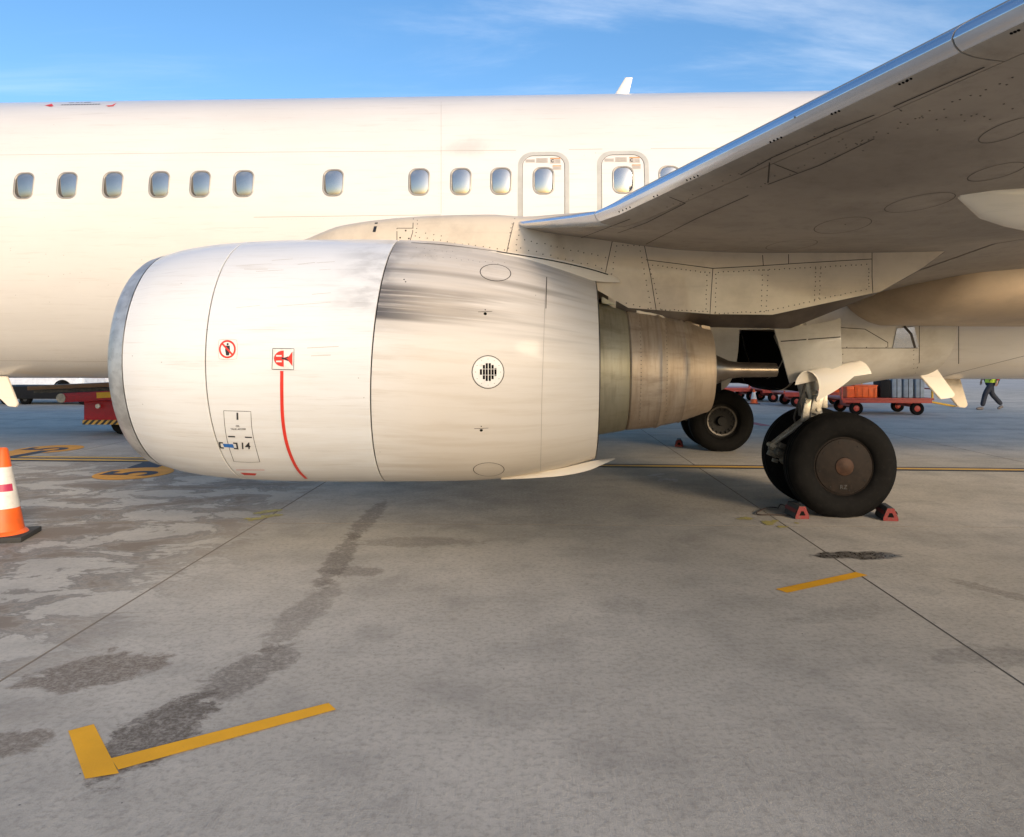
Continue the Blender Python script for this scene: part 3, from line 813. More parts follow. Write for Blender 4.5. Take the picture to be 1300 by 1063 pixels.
def engine(y0, near=True):
    parts = {}
    G = .0035
    # lip: rounded leading edge into the throat
    bm = bmesh.new()
    pr = [(x, rad(x)) for x in span(-6.45 - G, -6.56, 6)] + [(-6.60, .895), (-6.615, .87), (-6.60, .845), (-6.55, .815), (-6.45, .785)]
    rings(bm, pr, ezc, y0=y0); fix(bm); parts['inlet_lip'] = build('inlet_lip', bm, M_LIP, air, angle=80)
    def shell(name, xa, xb, n, m, xmod=None):
        bm = bmesh.new()
        xs_ = span(xa, xb, n)
        pr = [(xs_[0], rad(xs_[0]) - .02), (xs_[0], rad(xs_[0]) - .003)] + [(xs_[0] + .003, rad(xs_[0]))] + [(q, rad(q)) for q in xs_[1:-1]] + [(xs_[-1] - .003, rad(xs_[-1]))] + [(xs_[-1], rad(xs_[-1]) - .003), (xs_[-1], rad(xs_[-1]) - .02)]
        rings(bm, pr, ezc, y0=y0, xmod=xmod); fix(bm)
        parts[name] = build(name, bm, m, air, angle=14)
    sgn = 1 if near else -1
    def wavy(x, a):
        w = max(0, 1 - abs(x + 4.45) / .7)
        zz = math.sin(a)
        return x + w * (.062 * zz + .012)
    shell('inlet_cowl', -6.45 + G, -5.745, 10, M_COWL)
    shell('fan_cowl', -5.735, -4.465, 16, M_COWL, wavy)
    shell('reverser_cowl', -4.455, -2.705, 24, M_SOOT, wavy)
    # trailing lip and bypass duct wall
    bm = bmesh.new(); rings(bm, [(-2.72, .797), (-2.698, .796), (-2.694, .785), (-2.72, .772), (-3.2, .80), (-3.8, .84)], ezc, y0=y0); fix(bm)
    build('bypass_duct', bm, M_STEELD, air)
    # dark under-structure that shows through the seams
    bm = bmesh.new(); rings(bm, [(x, rad(x) - .016) for x in span(-6.4, -2.9, 30)], ezc, y0=y0, xmod=wavy); fix(bm); build('cowl_liner', bm, M_DARK, air)
    # inlet duct, fan, spinner
    bm = bmesh.new(); rings(bm, [(-6.45, .785), (-6.2, .775), (-5.6, .79)], ezc, y0=y0); fix(bm); build('inlet_duct', bm, M_STEELD, air)
    bm = bmesh.new(); zc = ezc(-5.6)
    for k in range(24):
        a = 2 * math.pi * k / 24; rr = []
        for u in span(.2, .775, 6):
            tw = R(20 + 45 * u); c = .10 + .06 * u
            e = Vector((0, math.cos(a), math.sin(a))); tt = Vector((0, -math.sin(a), math.cos(a))); dd = Vector((math.cos(tw), 0, 0)) + tt * math.sin(tw)
            b = Vector((-5.62, y0, zc)) + e * u; rr.append([b - dd * c, b + Vector((.006, 0, 0)), b + dd * c])
        grid(bm, rr)
    f = build('fan', bm, M_STEELD, air)
    bm = bmesh.new(); rings(bm, [(-6.0, .002), (-5.95, .06), (-5.8, .15), (-5.62, .22), (-5.5, .23)], lambda q: zc, seg=32, y0=y0); fix(bm); build('spinner', bm, M_STEELD, f)
    # core cowl, nozzle, plug
    bm = bmesh.new(); rings(bm, [(-3.6, .66), (-3.0, .63), (-2.7, .592), (-2.50, .556), (-2.44, .543), (-2.435, .53)], ezc, y0=y0); fix(bm)
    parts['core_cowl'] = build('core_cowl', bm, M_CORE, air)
    bm = bmesh.new()
    NT_ = [(-2.44, .535), (-2.2, .508), (-1.95, .455), (-1.72, .375)]
    pr = [(-2.45, .50), (-2.432, .532)] + [(x, interp(NT_, x) + (.009 if (abs(x + 2.16) < .013 or abs(x + 1.96) < .013) else 0) + (.004 if x < -1.96 else 0) + (.004 if x < -2.16 else 0)) for x in span(-2.42, -1.715, 34)] + [(-1.700, .366), (-1.698, .355), (-1.72, .345), (-2.0, .40), (-2.4, .45)]
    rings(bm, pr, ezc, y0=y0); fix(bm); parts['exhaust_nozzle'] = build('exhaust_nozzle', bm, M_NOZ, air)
    bm = bmesh.new(); rings(bm, [(-2.4, .36), (-2.0, .30), (-1.78, .22), (-1.62, .125), (-1.52, .080), (-1.42, .066), (-1.12, .062), (-1.105, .058), (-1.10, .045), (-1.2, .04)], ezc, seg=40, y0=y0); fix(bm)
    parts['exhaust_plug'] = build('exhaust_plug', bm, M_PLUG, air)
    bm = bmesh.new(); rings(bm, [(-2.35, .45), (-2.35, .30)], ezc, seg=40, y0=y0); fix(bm); build('turbine_face', bm, M_DARK, air)
    bm = bmesh.new(); rings(bm, [(-3.5, .85), (-3.5, .6)], ezc, seg=40, y0=y0); fix(bm); build('duct_back_wall', bm, M_DARK, air)
    return parts
E = engine(EY); engine(-EY, False)
B_NOZ = bvh_of(E['exhaust_nozzle'], E['core_cowl'])
for px_ in (841, 808): discs('nozzle_rivets', [(px_ + 6 * math.cos((y_ - 470) / 75), y_) for y_ in range(408, 542, 5)], B_NOZ, .0045, M_STEELD, E['exhaust_nozzle'])
B_INL, B_FAN, B_REV = bvh_of(E['inlet_cowl']), bvh_of(E['fan_cowl']), bvh_of(E['reverser_cowl'])
B_COWL = bvh_of(E['inlet_cowl'], E['fan_cowl'], E['reverser_cowl'])
# strakes (nacelle fairing fins)
def strake(name, top, bot, out=.09, bv=B_REV, m=M_SOOT):
    """wedge between two outlines on the cowl that stands proud towards its aft end"""
    bm = bmesh.new(); n = 16; rows = []
    for k in range(n + 1):
        u = k / n
        a = curve_pts(top, n)[int(u * (len(curve_pts(top, n)) - 1))]; b = curve_pts(bot, n)[int(u * (len(curve_pts(bot, n)) - 1))]
        ha, hb = hit(bv, *a), hit(bv, *b)
        if not ha and not hb: continue
        if not ha: ha = (hb[0] + Vector((0, 0, .02)), hb[1])
        if not hb: hb = (ha[0] - Vector((0, 0, .02)), ha[1])
        lift = out * u ** 1.5 + .004
        mid = ha[0].lerp(hb[0], .5) + (ha[1] + hb[1]).normalized() * lift
        rows.append([ha[0] - ha[1] * .01, ha[0].lerp(mid, .5) + ha[1] * lift * .45, mid, hb[0].lerp(mid, .5) + hb[1] * lift * .25, hb[0] - hb[1] * .01])
    vs = grid(bm, rows)
    try: bm.faces.new(vs[-1])
    except Exception: pass
    fix(bm); return build(name, bm, m, air)
M_STRK = paint_material('strake_enamel', base=(.80, .73, .62), rough=.4)
def fin_sheet(name, outline, y_off, thick=.025):
    """solid plate whose outline was read at its own depth"""
    bm = bmesh.new()
    a = [onplane(p[0], p[1], y_off(p) if callable(y_off) else y_off) for p in outline]
    va = [bm.verts.new(p) for p in a]; vb = [bm.verts.new(p + Vector((0, thick, 0))) for p in a]
    bm.faces.new(va); bm.faces.new(list(reversed(vb)))
    for k in range(len(a)): bm.faces.new((va[k], va[(k + 1) % len(a)], vb[(k + 1) % len(a)], vb[k]))
    fix(bm); return build(name, bm, M_STRK, air, smooth=False)
up_t = [(600, 318), (640, 320), (680, 325), (720, 332), (760, 343), (786, 354)]
up_b = [(602, 322), (640, 333), (680, 342), (720, 350), (755, 357), (788, 359)]
def yup(p): return -5.30 - .10 * max(0, (p[0] - 700) / 90)
def plate3(name, top, bot, ya, yb, thick):
    bm = bmesh.new(); n = 14; T = curve_pts(top, 6); Bq = curve_pts(bot, 6); rows = []
    for k in range(n + 1):
        u = k / n; p = T[int(u * (len(T) - 1))]; q = Bq[int(u * (len(Bq) - 1))]
        yy = ya + (yb - ya) * u
        A_ = onplane(p[0], p[1], yy + thick * 2.2); Bp = onplane(q[0], q[1], yy - thick); C_ = onplane(p[0], p[1] + .2, yy + thick * 4); D_ = onplane(q[0], q[1], yy + thick * 5)
        rows.append([C_, A_, A_.lerp(Bp, .5) + Vector((0, -thick * .4, 0)), Bp, D_])
    vs = grid(bm, rows, close_u=True); bm.faces.new(vs[-1]); bm.faces.new(vs[0]); fix(bm)
    return build(name, bm, M_STRK, air)
UF = plate3('upper_fairing', up_t, up_b, -5.26, -5.10, .012)
lo_t = [(636, 606), (680, 600), (715, 594), (745, 587), (766, 583), (780, 581.5)]
lo_b = [(636, 609), (680, 607), (715, 604), (745, 598), (765, 590), (781, 583)]
plate3('lower_fairing', lo_t, lo_b, -5.10, -5.14, .02)

B_TOP = bvh_of(E['reverser_cowl'], UF)
# seams and fittings on the cowl
ribbon('cowl_seam', curve_pts([(694, 352), (692, 380), (690, 440), (688, 500), (687, 560), (686, 598)]), B_REV, .004, M_FAINT, E['reverser_cowl'])
ribbon('cowl_seam', [(694, 352), (693, 392)], B_REV, .006, M_SEAM, E['reverser_cowl'], off=.0022)
def oval(cx, cy, rx, ry, rot=0, n=28):
    return [(cx + rx * math.cos(a) * math.cos(rot) - ry * math.sin(a) * math.sin(rot), cy + rx * math.cos(a) * math.sin(rot) + ry * math.sin(a) * math.cos(rot)) for a in [2 * math.pi * k / n for k in range(n)]]
ribbon('access_cover', oval(629, 346.5, 19.5, 10.5, .08), B_REV, .007, M_SEAM, E['reverser_cowl'], closed=True)
ribbon('access_cover', oval(620.5, 596, 19.5, 8.5), B_REV, .006, M_SEAM, E['reverser_cowl'], closed=True)
ribbon('grille_rim', oval(619.5, 472.5, 20.3, 20.8), B_REV, .006, M_SEAM, E['reverser_cowl'], closed=True)
decal('grille_plate', [oval(619.5, 472.5, 19.4, 19.9)], B_REV, M_DECW, E['reverser_cowl'], off=.004, sub=1)
discs('grille_screws', oval(619.5, 472.5, 16, 16.5, n=12), B_REV, .006, M_SEAM, E['reverser_cowl'], off=.005)
slots = []
for cxo, hh in ((-9.0, 4.5), (-5.2, 9), (-1.6, 11.2), (2.2, 11.2), (5.8, 9), (9.4, 5.0)):
    for (a, b) in ((-hh, -4.2), (-3.6, 3.4), (4.0, hh)):
        if b - a > .6: slots.append([(619.5 + cxo - 1.35, 472.5 + a), (619.5 + cxo + 1.35, 472.5 + a), (619.5 + cxo + 1.35, 472.5 + b), (619.5 + cxo - 1.35, 472.5 + b)])
decal('grille_slot', slots, B_REV, M_DARK, E['reverser_cowl'], off=.006, sub=0)
for (cx, cy) in ((616, 398.5), (611, 546.5)):
    discs('latch_hole', [(cx, cy)], B_REV, .013, M_DARK, E['reverser_cowl'], seg=12)
    discs('latch_dot', [(cx, cy - 5)], B_REV, .005, M_DARK, E['reverser_cowl'], seg=8)
    ribbon('latch_print', [(cx - 9, cy - 2.2), (cx + 9, cy - 3)], B_REV, .004, M_SEAM, E['reverser_cowl'], step=2)
discs('latch_dot', [(515, 358), (513, 355)], B_REV, .006, M_DARK, E['reverser_cowl'], seg=8)
discs('latch_dot', [(265.5, 421.5), (263, 419)], B_INL, .008, M_DARK, E['inlet_cowl'], seg=8)
discs('cowl_rivets', row((540, 325), (640, 335), 14, 1.2) + row((530, 316), (575, 320), 7, 1.5) + [(680, 375), (455, 480), (462, 505), (168, 452), (205, 460), (230, 360)], B_COWL, .0035, M_RIV, E['reverser_cowl'])
# thin scratches on the fan cowl
bmx = bmesh.new()
for a in (((300, 338), (345, 335)), ((345, 331), (372, 329)), ((378, 336), (400, 333.5)), ((402, 334), (425, 332.5)), ((310, 342), (340, 342)), ((300, 391), (330, 388)), ((352, 389), (420, 384)), ((325, 345), (360, 343)), ((390, 442), (430, 440)), ((395, 452), (420, 451)), ((396, 374), (420, 372)), ((405, 343), (420, 342))):
    ribbon('', list(a), B_FAN, random.uniform(.002, .004), None, None, bm=bmx)
build('cowl_scratch', bmx, M_FAINT, E['fan_cowl'], smooth=False)['kind'] = 'stuff'
# no-entry-for-people sign
fcw = E['fan_cowl']
def rr_px(x0, y0, x1, y1, r=2): return [(x + x0 + (x1 - x0) / 2, y + y0 + (y1 - y0) / 2) for x, y in rrect(x1 - x0, y1 - y0, r, 4)]
decal('warning_sign', [rr_px(277.5, 431, 301.5, 456.5, 3)], B_FAN, M_DECW, fcw, off=.0025)
ribbon('sign_border', rr_px(277.5, 431, 301.5, 456.5, 3), B_FAN, .004, M_GREY, fcw, closed=True, off=.0035, step=3)
bmx = bmesh.new(); ribbon('', oval(289, 443.5, 9.6, 10.4), B_FAN, .014, None, None, bm=bmx, closed=True, off=.0052, step=2); ribbon('', [(282.2, 436.2), (295.8, 450.8)], B_FAN, .014, None, None, bm=bmx, off=.0058, step=2)
build('prohibition_ring', bmx, M_RED, fcw, smooth=False)
decal('pictogram_person', [oval(289.3, 437.2, 1.4, 1.5, n=8), [(286.5, 439), (292, 439), (292.3, 445), (291.2, 445), (291, 451.5), (289.8, 451.5), (289.4, 446), (288.9, 446), (288.5, 451.5), (287.3, 451.5), (287.2, 445), (286.2, 445)]], B_FAN, M_BLK, fcw, off=.0042, sub=0)
# engine hazard sign: red half disc and red cone
decal('hazard_sign', [[(346.5, 442.5), (373.5, 443), (373, 469.5), (345.5, 469)]], B_FAN, M_DECW, fcw, off=.0025)
ribbon('sign_border', [(346.5, 442.5), (373.5, 443), (373, 469.5), (345.5, 469)], B_FAN, .0045, M_BLK, fcw, closed=True, off=.0038, step=4)
decal('hazard_shape', [[(360.5, 445.5)] + [(360 + 12 * math.cos(R(a)), 455.5 + 10.2 * math.sin(R(a))) for a in range(270, 89, -15)] + [(360.5, 465.8)], [(371.5, 446.5), (371.5, 465), (366.5, 458.5), (361, 457), (361, 454), (366.5, 453)]], B_FAN, M_RED, fcw, off=.0045, sub=1)
decal('hazard_slots', [[(350.8, 451), (358, 451), (358, 453), (350.8, 453)], [(350.8, 458), (358, 458), (358, 460), (350.8, 460)]], B_FAN, M_DECW, fcw, off=.0062, sub=0)
decal('hazard_figure', [[(358, 453.8), (362, 454.4), (366, 452.6), (366.5, 453.6), (363.5, 455.4), (367, 457.6), (366.2, 458.4), (362, 456.6), (358, 456.2)]], B_FAN, M_BLK, fcw, off=.0068, sub=0)
ribbon('red_hazard_line', curve_pts([(358, 471), (358, 500), (359, 530), (363, 558), (370, 580), (379, 597), (389, 607.5)]), B_FAN, .026, M_RED, fcw, off=.004, step=4)
# service door with print
ribbon('service_door', curve_pts([(284, 521.5), (286, 545), (290, 565), (297, 586)], 5) + curve_pts([(297, 586), (315, 587), (330, 586.5)], 3) + curve_pts([(330, 586.5), (324, 565), (320, 545), (318.5, 522.5)], 5) + [(284, 521.5)], B_FAN, .004, M_SEAM, fcw, step=4)
decal('door_print', [[(300.3, 524), (302.6, 524), (302.8, 533), (300.5, 533)], [(289.5, 553.3), (298.5, 553.6), (298.7, 555.3), (290, 555)], [(311, 554.2), (320, 554.6), (320, 556), (311, 555.8)]], B_FAN, M_BLK, fcw, sub=0)
text_decal('door_text', 'OIL', 302, 541, 3.2, B_FAN, M_BLK, fcw)
text_decal('door_text', 'TANK ACCESS', 302.5, 544.8, 3.0, B_FAN, M_BLK, fcw)
decal('bracket_mark', [[(277.6, 561), (283, 561.4), (283.2, 563), (279.8, 562.8), (280.9, 567.6), (284.2, 567.9), (284.5, 569.6), (279.4, 569.2)], [(296, 561.6), (301.4, 562), (303, 570.6), (297, 570), (296.9, 568.4), (300.6, 568.8), (299.6, 563.6), (296.2, 563.2)]], B_FAN, M_BLK, fcw, sub=0)
decal('blue_mark', [[(282.8, 563.2), (296, 564), (297.4, 568.6), (284.6, 567.4)]], B_FAN, M_BLUE, fcw, sub=0)
text_decal('fleet_number', '14', 311.5, 566.4, 11.5, B_FAN, M_BLK, fcw, shear=.08, sx=1.15)
decal('low_red_print', [[(305, 600), (326, 601), (324, 603.5), (310, 603)], [(300, 596.2), (336, 596.4), (336, 596.8), (300, 596.6)]], B_FAN, M_RED, fcw, sub=1)

# ------------------------------------------------------------------ pylon
def pylon(y0, sgn):
    TOP = [(-5.45, 2.70), (-5.27, 2.755), (-4.95, 2.865), (-4.45, 2.925), (-4.04, 2.945), (-3.63, 2.95), (-3.3, 2.93), (-3.0, 2.95), (-2.5, 2.98), (.40, 2.9)]
    SIDE = [(-5.5, 2.60), (-3.6, 2.45), (-2.75, 2.30), (-2.42, 2.11), (-1.7, 2.055), (-1.2, 2.05), (-.27, 2.25), (.10, 2.45), (.40, 2.66)]
    BOT = [(-5.5, 2.55), (-3.6, 2.42), (-2.75, 2.25), (-2.42, 2.03), (-1.7, 1.955), (-1.0, 1.94), (-.27, 2.235), (.10, 2.43), (.40, 2.65)]
    W = [(-5.45, .02), (-5.2, .10), (-4.8, .19), (-4.3, .24), (-3.6, .25), (-2.4, .24), (-1.2, .22), (-.3, .15), (.40, .03)]
    lin = lambda T, x: next((a[1] + (b[1] - a[1]) * (x - a[0]) / (b[0] - a[0]) for a, b in zip(T[:-1], T[1:]) if a[0] <= x <= b[0]), T[-1][1])
    bm = bmesh.new(); rows = []; n = 90
    xs_ = sorted(set([round(v, 3) for v in span(-5.44, .39, n)] + [-2.42, -1.7, -1.2, -1.0, -.27]))
    for x in xs_:
        w = interp(W, x); zt = interp(TOP, x); zs = lin(SIDE, x); zb = lin(BOT, x)
        wb = w * (.35 if x > -1.9 else .8)
        half = [(0, zt), (w * .45, zt - .012), (w * .75, zt - .05), (w * .93, zt - .12), (w, zt - .22 if zt - .22 > zs else (zt + zs) / 2), (w * 1.0, (zt - .22 + zs) / 2), (w, zs), (wb, zb)]
        if x < -3.0: # broad front fairing: blends down on the nacelle crown
            half = [(0, zt), (w * .4, zt - .008), (w * .7, zt - .03), (w * .9, zt - .07), (w * 1.05, zt - .14), (w * 1.15, zt - .25), (w * 1.15, zs), (w, zb)]
        r_ = [Vector((x, y0 - a, z)) for a, z in half] + [Vector((x, y0 + a, z)) for a, z in reversed(half[1:])]
        rows.append(r_)
    vs = grid(bm, rows, close_u=True); bm.faces.new(vs[0]); bm.faces.new(vs[-1]); fix(bm)
    # the underside between side panels and keel takes a darker metal
    for f in bm.faces:
        c = f.calc_center_median()
        if c.x > -2.5 and c.z < lin(SIDE, c.x) - .005 or f.normal.z < -.55: f.material_index = 1
    return build('pylon', bm, [M_PYL, M_PKEEL], air, angle=40)
M_PKEEL = mat('pylon_keel_metal', (.11, .085, .065), .5, .4, var=.25, vscale=5)
pyl = pylon(EY, 1); pylon(-EY, -1)
B_PYL = bvh_of(pyl)
bmx = bmesh.new()
for pts in ([(525, 272), (524, 295), (520, 308)], [(655, 272), (648, 300), (643, 322)], [(778, 303), (771, 335), (768, 350)], [(817, 307), (826, 350), (833, 394)],
            [(820, 330), (860, 335), (905, 341), (960, 338), (1020, 334), (1107, 329)], [(905, 341), (903, 370), (901, 404)], [(504, 290), (504, 306)], [(504, 290), (525, 290)],
            [(1107, 318), (1107, 352), (1108, 372)], [(968, 324), (969, 337)], [(1001, 323), (1001, 335)]):
    ribbon('pylon_seam', pts, B_PYL, .006, M_SEAM, pyl)
rv = row((530, 280), (527, 300), 5, .8) + row((533, 302), (640, 317), 13, .8) + row((540, 297), (560, 300), 3, 1) + row((650, 285), (645, 315), 7, .8) + row((660, 285), (655, 318), 6, .8) + row((665, 305), (768, 327), 13, 1.2) + row((662, 316), (765, 340), 12, 1.2) \
    + row((783, 312), (777, 348), 6, .7) + row((812, 312), (826, 392), 12, .7) + row((783, 312), (812, 312), 5, .7) + row((823, 336), (901, 347), 14, .6) + row((826, 342), (838, 392), 9, .7) + row((840, 393), (898, 396), 12, .6) \
    + row((898, 350), (896, 392), 8, .6) + row((909, 348), (908, 396), 9, .6) + row((912, 346), (1100, 336), 30, .5) + row((908, 398), (970, 396), 12, .6) + row((968, 343), (966, 395), 9, .5) + row((975, 343), (973, 395), 9, .5) \
    + row((1036, 341), (1034, 380), 8, .5) + row((1042, 341), (1040, 379), 8, .5) + row((975, 395), (1100, 367), 20, .6) + row((1103, 342), (1103, 364), 6, .5) + row((785, 384), (822, 392), 5, 1)
discs('pylon_rivets', rv, B_PYL, .0055, M_RIV, pyl, dome=.003)
ribbon('pylon_slot', [(478, 283), (475, 295)], B_PYL, .028, M_BLK, pyl, off=.003)
ribbon('pylon_base_gap', curve_pts([(522, 308.5), (560, 311), (600, 315.5), (643, 321.5), (700, 331), (745, 341), (772, 349)]), bvh_of(pyl, E['reverser_cowl'], UF), .012, M_SEAM, pyl, off=.003)
discs('pylon_dots', [(515, 293), (508, 302), (519, 303)], B_PYL, .008, M_DARK, pyl)
# heat shield and small fairing between pylon and core
def slabpart(name, outline, y, thick, m, rough=0):
    bm = bmesh.new(); a = [onplane(p[0], p[1], y) for p in outline]
    va = [bm.verts.new(p) for p in a]; vb = [bm.verts.new(p + Vector((0, thick, 0))) for p in a]
    bm.faces.new(va); bm.faces.new(list(reversed(vb)))
    for k in range(len(a)): bm.faces.new((va[k], va[(k + 1) % len(a)], vb[(k + 1) % len(a)], vb[k]))
    fix(bm); bmesh.ops.bevel(bm, geom=bm.edges[:], offset=.006, segments=2, affect='EDGES'); return build(name, bm, m, air, angle=50)
slabpart('heat_shield', [(764, 362), (800, 371), (800, 391), (764, 385)], -5.05, .42, M_CORE)
slabpart('core_fairing', [(805, 392), (842, 401), (850, 409), (838, 410), (812, 402)], -5.06, .44, M_PYL)
for k in range(4): slabpart('vent_louvre', [(848 + k * 14, 406 + k * 2.2), (860 + k * 14, 408 + k * 2.2), (860 + k * 14, 414 + k * 1.6), (848 + k * 14, 412 + k * 1.6)], -5.0, .30, M_NOZ)

# ------------------------------------------------------------------ wing
def LE(y):
    tt = (6.85 - (11.687 + y)) if True else 0        # metres outboard of the pylon plane
    return tt
def le_pt(tt):
    w = W2A @ Vector((.04 + .46 * tt, 6.8 - tt, 2.63 + .105 * tt)); return w
YP = le_pt(0).y
def wing_sec(tt):
    p = le_pt(tt)
    if tt < 0: p = le_pt(0) + Vector((.50 * tt * 1.0, -tt * .98, .105 * tt))
    xte_in = le_pt(0).x + 5.45
    if tt < .9: xte = xte_in
    else:
        tip = le_pt(12.3); u = (tt - .9) / (12.3 - .9); xte = xte_in + (tip.x + 1.6 - xte_in) * u
    return p, xte - p.x
LOW_OUT = [(0, -.065), (.012, -.095), (.04, -.122), (.10, -.143), (.2, -.158), (.5, -.178), (1.0, -.198), (1.9, -.215), (2.8, -.205), (3.6, -.17), (4.6, -.10), (5.45, -.03)]
LOW_PYL = [(0, .205), (.012, .19), (.04, .175), (.10, .16), (.3, .12), (.67, .072), (1.0, .02), (1.42, -.03), (2.05, -.055), (3.0, -.045), (3.7, -.01), (5.45, .14)]
UP_OUT = [(0, -.065), (.012, -.035), (.04, -.01), (.10, .025), (.3, .09), (.8, .19), (1.8, .29), (2.8, .28), (4.0, .17), (5.45, 0)]
def wing_lo(tt, s, c):
    k = 5.45 / max(c, .5) if c < 5.45 else 1
    k = min(k, 2.2); ss = s * (k if s > .2 else 1); ss = s if s <= .2 else .2 + (s - .2) * (5.25 / max(.3, (c - .2)))
    a = interp(LOW_OUT, min(5.45, ss)); b = interp(LOW_PYL, min(5.45, ss))
    u = 1 - max(0, 1 - max(0, tt) / 1.3) ** 1.1
    sc = 1 if c > 4 else .45 + .55 * c / 4
    return (b * (1 - u) + a * u) * (sc if s > .2 else 1)
def wing_up(tt, s, c):
    ss = s if s <= .1 else .1 + (s - .1) * (5.35 / max(.3, (c - .1)))
    a = interp(UP_OUT, min(5.45, ss)); u = 1 - max(0, 1 - max(0, tt) / 1.3) ** 1.1
    base = a + (1 - u) * (.27 + (-.27 + .14) * min(1, ss / 5.45))
    if u < .999: base = min(base, wing_lo(tt, 0, c) + .02 + .13 * s)
    sc = 1 if c > 4 else .4 + .6 * c / 4
    return base * (sc if s > .2 else 1)
def wing_pt(tt, s, lower=True):
    p, c = wing_sec(tt); z = wing_lo(tt, s, c) if lower else wing_up(tt, s, c)
    return Vector((p.x + s, p.y, p.z + z))
TS = [-3.3, -2.6, -1.8, -1.0, -.5, -.2, 0, .2, .4, .6, .8, 1.0, 1.19] + [1.19 + .25 * k for k in range(1, 45)]
SLAT0, SLATS = 1.19, .20
def wing_shell(name, tlo, thi, fa, fb, mats, closed_te=False, gap=.004, upper=True, chrome_s=None, side=1, fade=None):
    """piece of wing between chord stations fa and fb (functions of tt returning metres aft of the LE)"""
    bm = bmesh.new(); rows = []
    ts_ = [tlo + gap] + [q for q in TS if tlo + .02 < q < thi - .02] + [thi - gap]
    for tt in ts_:
        p, c = wing_sec(tt); a, b = fa(tt, c), fb(tt, c)
        base = [0, .004, .012, .025, .04, .06, .08, .10, .13, .16, .2]
        ss = [a] + [q for q in base if a + .003 < q < b - .003] + [q for q in (.35, .5, .7, 1.0, 1.4, 1.8, 2.3, 2.8, 3.3, 3.8, 4.3, 4.8) if a + .05 < q < b - .05] + [b]
        # constant count per row
        N = 26
        tot = ss; idx = [i * (len(tot) - 1) / (N - 1) for i in range(N)]
        ss = [tot[int(i)] + (tot[min(len(tot) - 1, int(i) + 1)] - tot[int(i)]) * (i - int(i)) for i in idx]
        lo = [wing_pt(tt, q, True) for q in ss]; up = [wing_pt(tt, q, False) for q in ss]
        if a == 0: r_ = list(reversed(lo)) + up[1:]
        else:
            r_ = list(reversed(lo)) + up
        if side < 0: r_ = [Vector((v.x, -v.y, v.z)) for v in r_]
        rows.append(r_)
    vs = grid(bm, rows, close_u=True)
    for e_ in (vs[0], vs[-1]):
        try: bm.faces.new(e_)
        except ValueError: pass
    fix(bm)
    if chrome_s:
        for f in bm.faces:
            c = f.calc_center_median()
            yy = -c.y if side < 0 else c.y
            tt = (YP - yy) / .98 if yy > YP else (YP - yy) / (YP - le_pt(1).y)
            p, cc = wing_sec(tt)
            if c.x - p.x < chrome_s(tt) and len(f.verts) == 4: f.material_index = 1
    return build(name, bm, mats, air, angle=50)
zero = lambda t_, c: 0.0
def slat_end(t_, c): return SLATS
fl = lambda t_, c: c * .735
full = lambda t_, c: c
TB = 3.69
wings = []
for side in (1, -1):
    wings.append(wing_shell('fixed_leading_edge', -3.3, SLAT0, zero, slat_end, [M_WING, M_CHROME], chrome_s=lambda t_: .05 + .07 * min(1, max(0, t_ / 1.2)), side=side))
    wings.append(wing_shell('slat', SLAT0, TB, zero, slat_end, [M_WING, M_CHROME], chrome_s=lambda t_: .035, side=side))
    wings.append(wing_shell('slat', TB, 12.2, zero, slat_end, [M_WING, M_CHROME], chrome_s=lambda t_: .035, side=side))
    wings.append(wing_shell('wing', -3.3, 12.2, lambda t_, c: SLATS + .006, fl, [M_WING, M_WING], side=side))
    wings.append(wing_shell('inboard_flap', -2.6, .35, lambda t_, c: c * .735 + .03, full, [M_WING, M_WING], side=side))
    wings.append(wing_shell('outboard_flap', .42, 8.0, lambda t_, c: c * .735 + .03, full, [M_WING, M_WING], side=side))
    wings.append(wing_shell('aileron', 8.05, 12.2, lambda t_, c: c * .735 + .02, full, [M_WING, M_WING], side=side))
    # dark structure inside the gaps
    bm = bmesh.new(); rows = []
    for tt in [-3.0, -1, 0, .4, 1.2] + [1.2 + k for k in range(1, 11)]:
        p, c = wing_sec(tt)
        r_ = []
        for s in (.05, .12, .25, .5, 1.5, c * .7, c * .78): r_.append(wing_pt(tt, s, True) + Vector((0, 0, .014)))
        if side < 0: r_ = [Vector((v.x, -v.y, v.z)) for v in r_]
        rows.append(r_)
    grid(bm, rows); build('wing_structure', bm, M_DARK, air)
    # winglet
    bm = bmesh.new(); rows = []
    p, c = wing_sec(12.2)
    for u in (0, .15, .5, 1):
        ch = c * (1 - .55 * u); o = Vector((p.x + .9 * u, side * (p.y - .35 * min(1, u * 4) - .25 * u), p.z + 2.3 * u ** 1.2))
        rows.append([o + Vector((ch * (.5 - .5 * math.cos(2 * math.pi * k / 16)), .05 * (1 - .5 * u) * math.sin(2 * math.pi * k / 16), 0)) for k in range(16)])
    vs = grid(bm, rows, close_u=True); bm.faces.new(vs[-1]); fix(bm); build('winglet', bm, M_WHITE, air)
wl = wings[3]; sl1 = wings[1]
B_WING = bvh_of(wings[0], wings[1], wings[2], wings[3])
bmx = bmesh.new()
for pts in ([(735, 303), (800, 278)], [(820, 310), (885, 277), (950, 248)], [(784, 296), (820, 283), (870, 258)], [(870, 258), (850, 250)],
            [(975, 232), (977, 206), (1013, 220), (975, 234)], [(1013, 220), (1040, 210), (1110, 176)], [(940, 222), (980, 200), (1060, 165), (1110, 146)], [(1135, 135), (1250, 85)], [(1135, 135), (1145, 141)]):
    ribbon('wing_seam', pts, B_WING, .008, M_SEAM, wl)
